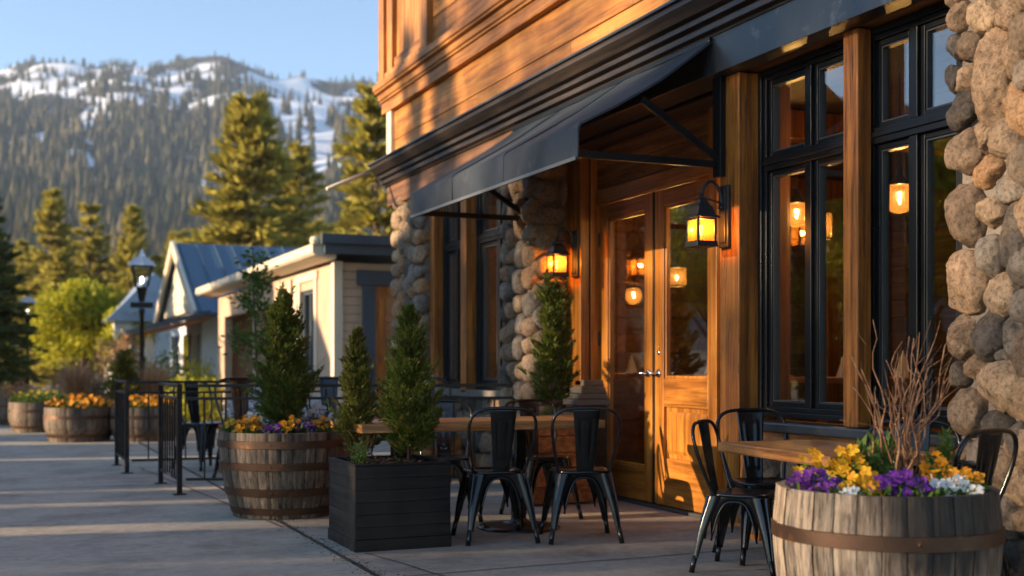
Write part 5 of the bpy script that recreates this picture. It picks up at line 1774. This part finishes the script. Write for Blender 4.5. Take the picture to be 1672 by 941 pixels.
# porch roof and posts
m = MB(); m.prism_y([(4.74, 2.66), (3.1, 2.20), (3.1, 2.08), (4.74, 2.52)], 29.8, 34.2); m.build('porch_roof', M['slateblue'], GH)
m = MB(); m.prism_y([(4.74, 2.51), (3.16, 2.075), (3.16, 1.95), (4.74, 2.38)], 29.85, 34.1); m.build('porch_soffit', M['beamwood'], GH)
for y in (30.1, 33.9):
    m = MB(); m.box(3.25, 3.42, y, y + .17, -.12, 1.96); m.build('porch_post', M['creamtrim'], GH)
d_ = MB(); d_.box(4.71, 4.75, 31.6, 32.6, -.1, 2.05); do_ = d_.build('door', M['navy'], GH, False, .01)
m = MB(); m.lathe([(.001, -.03), (.03, -.02), (.03, .02), (.001, .03)], 4.69, 31.72, 10, .95); m.build('handle', M['brass'], do_, True)
for y in (33.2, 35.6):
    d_ = MB(); d_.box(4.70, 4.75, y, y + 1.1, .8, 2.1); wo_ = d_.build('window', M['navy'], GH, False, .01)
    m = MB(); m.box(4.692, 4.699, y + .08, y + .5, .88, 2.02); m.box(4.692, 4.699, y + .6, y + 1.02, .88, 2.02); m.build('pane', M['glass'], wo_)
    m = MB(); m.box(4.66, 4.75, y - .1, y + 1.2, .72, .795); m.build('sill', M['creamtrim'], wo_)
d_ = MB(); d_.box(5.3, 6.1, 31.17, 31.2, -.1, 2.0); d_.build('door', M['navy'], GH, False, .008)
d_ = MB(); d_.box(6.8, 7.8, 31.16, 31.2, .8, 2.0); d_.build('window', M['navy'], GH, False, .008)
GH.scale = (1, 1, .93)
SH = thing('shed', 'small shed with a pale metal roof behind the street lamp', 'shed', (4.2, 44, -.12))
m = MB(); m.box(3.6, 6, 43, 47, -.12, 2.6); m.build('wall', M['whitewall'], SH)
m = MB(); m.prism_y([(3.3, 2.61), (4.9, 4.3), (6.4, 2.61)], 42.7, 47.3); m.build('roof', paint('pale_metal_roof', (.30, .36, .44), .4, .3), SH)

# ------------------------------------------------------------------ TREES
def conifer_mesh(seed, H, R, nb, per, leaf, wid, th0=(-.25, .75), droop=.12, whorl=22, base=.10, prof=.8, mat='pine', gap=.12, spread=.24):
    V = conifer_arrays(H, R, nb, per, leaf, wid, th0, base, prof, spread, droop, np.random.default_rng(seed), .12, whorl, .35, gap)
    return V
def make_tree(H, R, label, loc, seed, mat, nb=150, per=70, leaf=.34, wid=.12, **k):
    r = thing('pine_tree', label, 'tree', (0, 0, 0), 0, 'conifers behind the houses')
    V = conifer_mesh(seed, H, R, nb, per, leaf, wid, **k)
    quadmesh('crown', V, M[mat], r)
    t = MB(); t.tube([(0, 0, -.2), (.02, 0, H * .3), (-.02, .02, H * .7), (0, 0, H * .98)], [H * .018, H * .014, H * .007, .01], 10)
    rng = np.random.default_rng(seed)
    for j in range(24):
        q = rng.uniform(.1, .85); az = rng.uniform(0, 6.28); L_ = R * (1 - q) * .8
        t.tube([(0, 0, H * q), (math.cos(az) * L_, math.sin(az) * L_, H * q + L_ * .05)], [H * .004, .01], 5)
    t.build('trunk', M['bark'], r, True)
    r.location = loc
    return r
def place(px, Z):                       # bearing (tangent, right of the view axis) and distance -> ground point
    X = px * Z
    return (X * CY + Z * SY, -X * SY + Z * CY, -.15)
tA = make_tree(10, 2.1, 'tallest conifer, broad and golden green, behind the blue roofed house', (0, 0, 0), 81, 'pine', 210, 90, .40, .15)
tB = make_tree(10, 2.0, 'golden green conifer standing alone on the far left, beside the lime tree top', (0, 0, 0), 82, 'pine', 170, 70, .36, .13)
tC = make_tree(10, 2.0, 'sunlit loose limbed conifer right behind the restaurant corner', (0, 0, 0), 83, 'pine', 120, 100, .40, .14, gap=.25, whorl=14)
tD = make_tree(10, 2.2, 'dark green pine at the left edge beside the road', (0, 0, 0), 84, 'pine_dark', 200, 90, .36, .13)
TREES = [
    (tA, (-.2205, 58), 14.3, 'tallest conifer, broad and golden green, behind the blue roofed house'),
    (tB, (-.177, 62), 12.6, 'narrow conifer between the tallest one and the restaurant corner'),
    (tC, (-.113, 40), 10.9, 'sunlit loose limbed conifer right behind the restaurant corner'),
    (tB, (-.385, 75), 12.2, 'golden green conifer nearest the dark left pine, above the lime tree'),
    (tC, (-.354, 78), 11.9, 'golden green conifer right above the middle of the lime tree'),
    (tB, (-.317, 74), 11.0, 'golden green conifer above and behind the street lamp lantern'),
    (tA, (-.280, 85), 10.7, 'small conifer just left of the white gable peak'),
    (tA, (-.377, 60), 6.9, 'low conifer rising just behind the left side of the lime tree'),
    (tC, (-.246, 66), 9.6, 'conifer at the left shoulder of the tallest one'),
    (tA, (-.197, 70), 9.0, 'conifer filling the gap right of the tallest one'),
    (tA, (-.150, 64), 8.6, 'low conifer between the narrow one and the restaurant corner'),
    (tB, (-.410, 80), 9.5, 'distant conifer partly behind the dark left pine'),
    (tD, (-.440, 34), 6.2, 'dark green pine at the left edge beside the road'),
    (tD, (-.470, 30), 7.4, 'larger dark pine cut off by the left edge'),
    (tB, (-.300, 95), 9.4, 'far conifer seen between the lamp and the white gable'),
    (tA, (-.335, 95), 9.6, 'far conifer in the gap behind the lime tree'),
    (tA, (-.400, 100), 11.0, 'distant conifer in the belt over the far left barrels'),
    (tC, (-.366, 105), 12.2, 'distant conifer in the belt between the two over the lime tree'),
    (tB, (-.298, 78), 8.3, 'conifer just right of the street lamp lantern'),
    (tC, (-.262, 72), 9.2, 'conifer rising over the blue metal roof, left side'),
    (tB, (-.232, 80), 11.2, 'conifer behind the tallest one, at its left'),
    (tA, (-.165, 90), 12.0, 'distant conifer between the narrow one and the corner tree'),
    (tA, (-.135, 52), 8.0, 'conifer low beside the corner tree, above the cream roof'),
]
used = set()
for src, (b, Z), h, lab in TREES:
    loc = place(b, Z)
    rz = rnd.uniform(0, 6.28)
    if src.name not in used:
        used.add(src.name); o = src; o.location = loc; o.rotation_euler = (0, 0, rz); o['label'] = lab
    else:
        o = dup(src, loc, rz, lab)
    s_ = h / 10
    o.scale = (s_ * rnd.uniform(1.08, 1.28),) * 2 + (s_,)

def broadleaf(loc, H, R, label, seed, mat, nk=9000, leaf=.20, trunk_h=1.4, group=None):
    rng = np.random.default_rng(seed)
    r = thing('deciduous_tree', label, 'tree', loc, 0, group)
    nc = 46
    C = rng.normal(size=(nc, 3)); C /= np.linalg.norm(C, axis=1, keepdims=True)
    C *= rng.uniform(.35, 1, (nc, 1)) ** .6
    ch = (H - trunk_h) / 2
    C = C * np.array([R * .78, R * .78, ch * .78]) + np.array([0, 0, trunk_h + ch])
    t = MB(); t.tube([(0 + loc[0], loc[1], loc[2] - .1), (loc[0] + .05, loc[1], loc[2] + trunk_h * .6), (loc[0], loc[1] + .05, loc[2] + trunk_h + ch * .8)], [H * .028, H * .022, H * .010], 10)
    for c in C[:26]:
        q = np.array([loc[0], loc[1] + .03, loc[2] + trunk_h * rng.uniform(.7, 1.2)])
        e = c + np.array(loc); t.tube([tuple(q), tuple(q * .45 + e * .55 + np.array([0, 0, .1])), tuple(e)], [H * .010, H * .006, .006], 6)
    t.build('trunk', M['bark'], r, True)
    i = rng.integers(0, nc, nk); d = rng.normal(size=(nk, 3)); d /= np.linalg.norm(d, axis=1, keepdims=True)
    rad = rng.uniform(.55, 1, (nk, 1)) * R * rng.uniform(.22, .36, nc)[i][:, None]
    P = C[i] + d * rad * np.array([1, 1, .75]) + np.array(loc)
    quadmesh('crown', kites(P, d * .6 + rng.normal(size=(nk, 3)) * .6 + np.array([0, 0, -.1]), leaf * rng.uniform(.6, 1.3, nk), leaf * .6, .2, rng), M[mat], r)
    return r
broadleaf(place(-.360, 44), 4.3, 2.6, 'round lime green tree left of the street lamp', 91, 'lime', 15000, .17, 1.1)
broadleaf(place(-.314, 42), 3.7, 1.35, 'smaller lime green tree right behind the street lamp', 92, 'lime', 8000, .16, .9)

# trees across the road, plus unseen cabins and pines added for shade: they throw the long shadows and show in the window panes
def sc_place(t, loc, h, rz, lab, wide=1.0):
    o = dup(t, loc, rz, lab, None, 'conifers across the road')
    s_ = h / 10
    o.scale = (s_ * wide, s_ * wide, s_)
tE = make_tree(10, 1.9, 'added unseen sparse pine that thins the sunlight on the doors', (0, 0, 0), 85, 'pine', 50, 36, .26, .10, base=.25, gap=.25, prof=.6, whorl=0, spread=.3)  # unseen pines added so their thin crowns filter the sun
tE['group'] = 'conifers across the road'
OPP = []
for k, (x, y, h, wd) in enumerate(((-62, 16.6, 24, .9), (-64, 21.4, 23.5, .8), (-59, 10.4, 20, .8), (-67, 15.2, 23, .5), (-62, 18.4, 22, .55), (-69, 18.6, 23, .6))):
    OPP.append((tE, (x, y, -.15), h, wd, 'added unseen sparse pine, thinning the sunlight on the restaurant front'))
OPP += [
    (tB, (-24.0, 17.5, -.15), 11.2, .45, 'very slim conifer across the road facing the building corner'),
    (tB, (-26.0, 16.9, -.15), 12.2, .5, 'very slim tall conifer across the road facing the cornice corner'),
    (tA, (-22.0, 27.5, -.15), 9.0, 1.0, 'conifer farther up across the road'),
    (tA, (-18.0, 36.0, -.15), 11.0, 1.0, 'conifer farthest up across the road'),
]
tE.location = (-70.0, 19.2, -.15); tE.scale = (2.0, 2.0, 2.5)
for t, loc, h, wide, lab in OPP:
    sc_place(t, loc, h, rnd.uniform(0, 6.28), lab, wide)
for k_, (x_, y_, h_, r_) in enumerate(((-16.5, 28.6, 8.5, 3.0), (-18, 34.8, 9.5, 3.2), (-19, 44.0, 9.5, 3.4))):
    broadleaf((x_, y_, -.15), h_, r_, ('lime green tree across the road opposite the cream building', 'lime green tree across the road opposite the gabled house', 'lime green tree farthest up across the road')[k_], 95 + k_, 'lime', 9000, .26, 2.2, 'broadleaf trees across the road')
# added row of unseen cabins, shaped to block the sun: sunlight slips through the slots between them
saz = math.atan2(SUN_AZ[1], SUN_AZ[0]) - PI
k0 = 0
for ya_, yb_, top, lab in ((9.10, 9.82, 4.3, 'added narrow cabin at the near end of the unseen sun-blocking row'), (10.02, 11.36, 4.4, 'added second cabin of the unseen sun-blocking row'),
                           (11.80, 13.02, 5.2, 'added third cabin of the unseen sun-blocking row'), (13.27, 14.12, 6.9, 'added fourth cabin of the unseen sun-blocking row'),
                           (14.36, 18.0, 6.7, 'added wide cabin of the unseen sun-blocking row'), (18.26, 20.9, 7.0, 'added sixth cabin of the unseen sun-blocking row'),
                           (21.7, 23.6, 6.0, 'added farthest cabin of the unseen sun-blocking row')):
    yc = (ya_ + yb_) / 2; wd = (yb_ - ya_) * math.cos(saz)
    c = thing('sun_blocker_cabin', lab, 'cabin', (0, 0, 0), 0, 'added cabins blocking the sun')
    m = MB(); m.box(-2.5, 2.5, -wd / 2 - .005, wd / 2 + .005, -.15, top - .9); m.build('wall', M['brownwall'], c)
    m = MB(); m.prism_x([(-wd / 2, top - .9), (wd / 2, top - .9), (wd / 2, top - .7), (0, top), (-wd / 2, top - .7)], -2.7, 2.7); m.build('roof', M['slateblue'], c)
    m = MB(); m.box(2.501, 2.53, -wd * .22, wd * .22, 1.0, 2.2); m.box(2.501, 2.53, -wd * .22, wd * .22, 3.0, 4.0); m.build('window', M['glass'], c)
    c.location = (-16, yc, 0); c.rotation_euler = (0, 0, saz)

# ------------------------------------------------------------------ MOUNTAIN
def ridge(u):                           # height of the crest against bearing
    pts = [(-.62, 300), (-.50, 318), (-.4287, 323), (-.396, 332), (-.370, 325), (-.35, 322), (-.327, 331), (-.303, 328), (-.272, 331), (-.2405, 335), (-.217, 325), (-.197, 316), (-.173, 315), (-.150, 308), (-.122, 311), (-.06, 300), (.1, 270), (.4, 240)]
    return np.interp(u, [p[0] for p in pts], [p[1] for p in pts])
def fbm(x, y, s, oct_=5, seed=0.0):
    out = np.zeros_like(x); a = 1.0
    for o in range(oct_):
        f = 2 ** o / s
        out += a * np.array([mnoise.noise((px * f + seed, py * f + 7.3 * seed, seed)) for px, py in zip(x.ravel(), y.ravel())]).reshape(x.shape)
        a *= .5
    return out
gx = np.arange(-1150, 330, 11.0)
gz = np.concatenate([np.arange(170, 900, 13.0), np.arange(900, 1420, 9.0), np.arange(1420, 1700, 30.0)])
XX, ZZ = np.meshgrid(gx, gz)
U = XX / np.maximum(ZZ, 500) * (1 + 0 * ZZ)
def terr(XX, ZZ):
    Ur = XX / 1300.0
    Uv = XX / np.clip(ZZ, 700, 1300)
    t = np.clip((ZZ - 230) / 1070.0, 0, 1)
    R_ = ridge(Uv)
    h = R_ * (t ** 1.18)
    mid = np.clip(4 * t * (1 - t), 0, 1)
    spur = fbm(XX + .25 * ZZ, ZZ * .35, 210.0, 4, 3.1)
    fine = fbm(XX, ZZ, 60.0, 3, 8.4)
    h = h + spur * 34 * mid ** .8 + fine * 7 * np.clip(t * 3, 0, 1)
    back = np.clip((ZZ - 1300) / 400, 0, 1)
    h = h * (1 - .35 * back) + fine * 3
    sm = lambda q: np.clip(q, 0, 1) ** 2 * (3 - 2 * np.clip(q, 0, 1))
    h = h + 160 * sm((-XX - 620) / 260) * sm((1050 - ZZ) / 260)  # unseen hill on the left, added to shade the lower slopes
    return h, t, Uv
HH, TT, UV = terr(XX, ZZ)
SN = np.zeros_like(HH)
def snowband(u0, t0, a, b, k, st=1.0):
    global SN
    d = ((UV - u0) / a) ** 2 + ((TT - (t0 + k * (UV - u0))) / b) ** 2
    SN = np.maximum(SN, st * np.clip(1.5 - 1.0 * d, 0, 1))
snowband(-.332, .865, .042, .075, 3.0, 1.4)
snowband(-.281, .865, .046, .085, 3.2, 1.4)
snowband(-.300, .775, .030, .045, 2.5, .8)
snowband(-.385, .76, .05, .13, .5)
snowband(-.415, .88, .02, .05, .5, .8)
snowband(-.40, .66, .02, .06, -2)
snowband(-.172, .78, .055, .18, -3.0)
snowband(-.188, .58, .014, .12, -6.0)
snowband(-.160, .50, .016, .10, -5.0)
snowband(-.2595, .42, .022, .07, -2.0, .8)
snowband(-.29, .40, .03, .04, 1.0, .6)
snowband(-.398, .50, .014, .05, 0, .8)
snowband(-.225, .62, .012, .12, -5, .7)
snowband(-.355, .45, .016, .05, 1, .7)
nz_ = fbm(XX, ZZ, 42.0, 4, 5.5)
SN = np.clip(SN * .85 + .95 * nz_ * (SN > .02) + .22 * np.clip(nz_ - .25, 0, 1), 0, 1)
_q = np.clip((TT - .38) / .25, 0, 1)
SN = np.maximum(SN, np.clip(1.5 * nz_ + .22, 0, 1) * _q * .9)
SN *= 1 - .75 * np.clip((TT - .955) / .03, 0, 1) * (nz_ < .35)
WX = XX * CY + ZZ * SY; WY = -XX * SY + ZZ * CY
nr_, nc_ = XX.shape
me = bpy.data.meshes.new('mountain')
VV = np.stack([WX, WY, HH - 1.5], -1).reshape(-1, 3)
idx = np.arange(nr_ * nc_).reshape(nr_, nc_)
FF = np.stack([idx[:-1, :-1], idx[:-1, 1:], idx[1:, 1:], idx[1:, :-1]], -1).reshape(-1, 4)
me.from_pydata(VV.tolist(), [], FF.tolist())
at = me.attributes.new('snow', 'FLOAT', 'POINT'); at.data.foreach_set('value', SN.ravel().astype(np.float32))
mm, t, N, L, P = nodemat('mountain_ground')
an = N.new('ShaderNodeAttribute'); an.attribute_name = 'snow'
n1 = noise_node(t, objvec(t), .05, 8, .7)
ad = N.new('ShaderNodeMath'); ad.operation = 'ADD'
r1 = ramp(t, n1.outputs[0], [(.3, -.3 + .3), (.7, .35)])
sb = N.new('ShaderNodeMath'); sb.operation = 'SUBTRACT'; sb.inputs[1].default_value = .17
L.new(r1.outputs[0], sb.inputs[0]); L.new(an.outputs['Fac'], ad.inputs[0]); L.new(sb.outputs[0], ad.inputs[1])
r2 = ramp(t, ad.outputs[0], [(.38, 0.0), (.52, 1.0)])
n2 = noise_node(t, objvec(t), .02, 5)
gcol = ramp(t, n2.outputs[0], [(.35, (.045, .045, .032)), (.65, (.12, .095, .065))])
L.new(mixc(t, 'MIX', r2.outputs[0], gcol.outputs[0], (.86, .88, .92)), P.inputs['Base Color'])
P.inputs['Roughness'].default_value = .9
mo = link('mountain', me, mm, None, True)
tag(mo, kind='structure')

# far-off forest on the slopes: one mass
rng = np.random.default_rng(77)
nF = 10500
fz = 250 + 1060 * rng.uniform(0, 1, nF) ** .9
fu = rng.uniform(-.56, .02, nF)
fx = fu * fz
fh, ft, fuv = terr(fx, fz)
fi = np.clip(np.searchsorted(gz, fz), 0, len(gz) - 1); fj = np.clip(((fx - gx[0]) / 11).round().astype(int), 0, len(gx) - 1)
snow_here = SN[fi, fj]
dens = .92 - .88 * np.clip(snow_here * 1.6, 0, 1) - .25 * np.clip((ft - .90) / .08, 0, 1)
keep = rng.uniform(0, 1, nF) < dens
fx, fz, fh, ft = fx[keep], fz[keep], fh[keep], ft[keep]
nF = len(fx)
tH = rng.uniform(17, 32, nF) * (1 - .68 * ft)
tR = tH * rng.uniform(.13, .20, nF)
tv, tf = [], []
for (zb, zt, rb) in ((.08, .55, 1.0), (.32, .78, .74), (.58, 1.0, .45)):
    o = len(tv)
    for k in range(7):
        a = 2 * PI * k / 7 + zb * 9
        j = .72 if k % 2 else 1.1
        tv.append((rb * j * math.cos(a), rb * j * math.sin(a), zb - .03 * (k % 2)))
    tv.append((0, 0, zt))
    for k in range(7):
        tf.append((o + k, o + (k + 1) % 7, o + 7))
tv = np.array(tv); tf = np.array(tf)
rot = rng.uniform(0, 6.28, nF)
cr, sr = np.cos(rot)[:, None], np.sin(rot)[:, None]
lx = (tv[None, :, 0] * cr - tv[None, :, 1] * sr) * tR[:, None]; ly = (tv[None, :, 0] * sr + tv[None, :, 1] * cr) * tR[:, None]
lz = tv[None, :, 2] * tH[:, None] + rng.normal(size=(nF, len(tv))) * .25
bx = fx * CY + fz * SY; by = -fx * SY + fz * CY
FV = np.stack([bx[:, None] + lx, by[:, None] + ly, (fh - 2.0)[:, None] + lz], -1).reshape(-1, 3).astype(np.float32)
FT = (tf[None] + (np.arange(nF) * len(tv))[:, None, None]).reshape(-1, 3).astype(np.int32)
me = bpy.data.meshes.new('forest')
me.vertices.add(len(FV)); me.vertices.foreach_set('co', FV.ravel())
me.loops.add(FT.size); me.loops.foreach_set('vertex_index', FT.ravel())
me.polygons.add(len(FT)); me.polygons.foreach_set('loop_start', np.arange(0, FT.size, 3, dtype=np.int32))
me.update(calc_edges=True)
fm = leafmat('forest_green', (.052, .058, .034), (.165, .135, .068), .15, .8)
tag(link('forest', me, fm), 'dark conifer forest covering the snowy mountain slopes', 'forest', kind='stuff')

# ------------------------------------------------------------------ AIR
m = MB(); m.box(-168, 1103, -53, 1993, -1.7, 395)
hz = m.build('haze', M['glass'])
hm = bpy.data.materials.new('haze'); hm.use_nodes = True
hm.node_tree.nodes.clear()
ho = hm.node_tree.nodes.new('ShaderNodeOutputMaterial'); hv = hm.node_tree.nodes.new('ShaderNodeVolumePrincipled')
hv.inputs['Color'].default_value = (.60, .76, 1.0, 1)
hv.inputs['Density'].default_value = .0002
hv.inputs['Anisotropy'].default_value = .1
hm.node_tree.links.new(hv.outputs[0], ho.inputs['Volume'])
hz.data.materials.clear(); hz.data.materials.append(hm)
hz.display_type = 'WIRE'
tag(hz, kind='stuff')
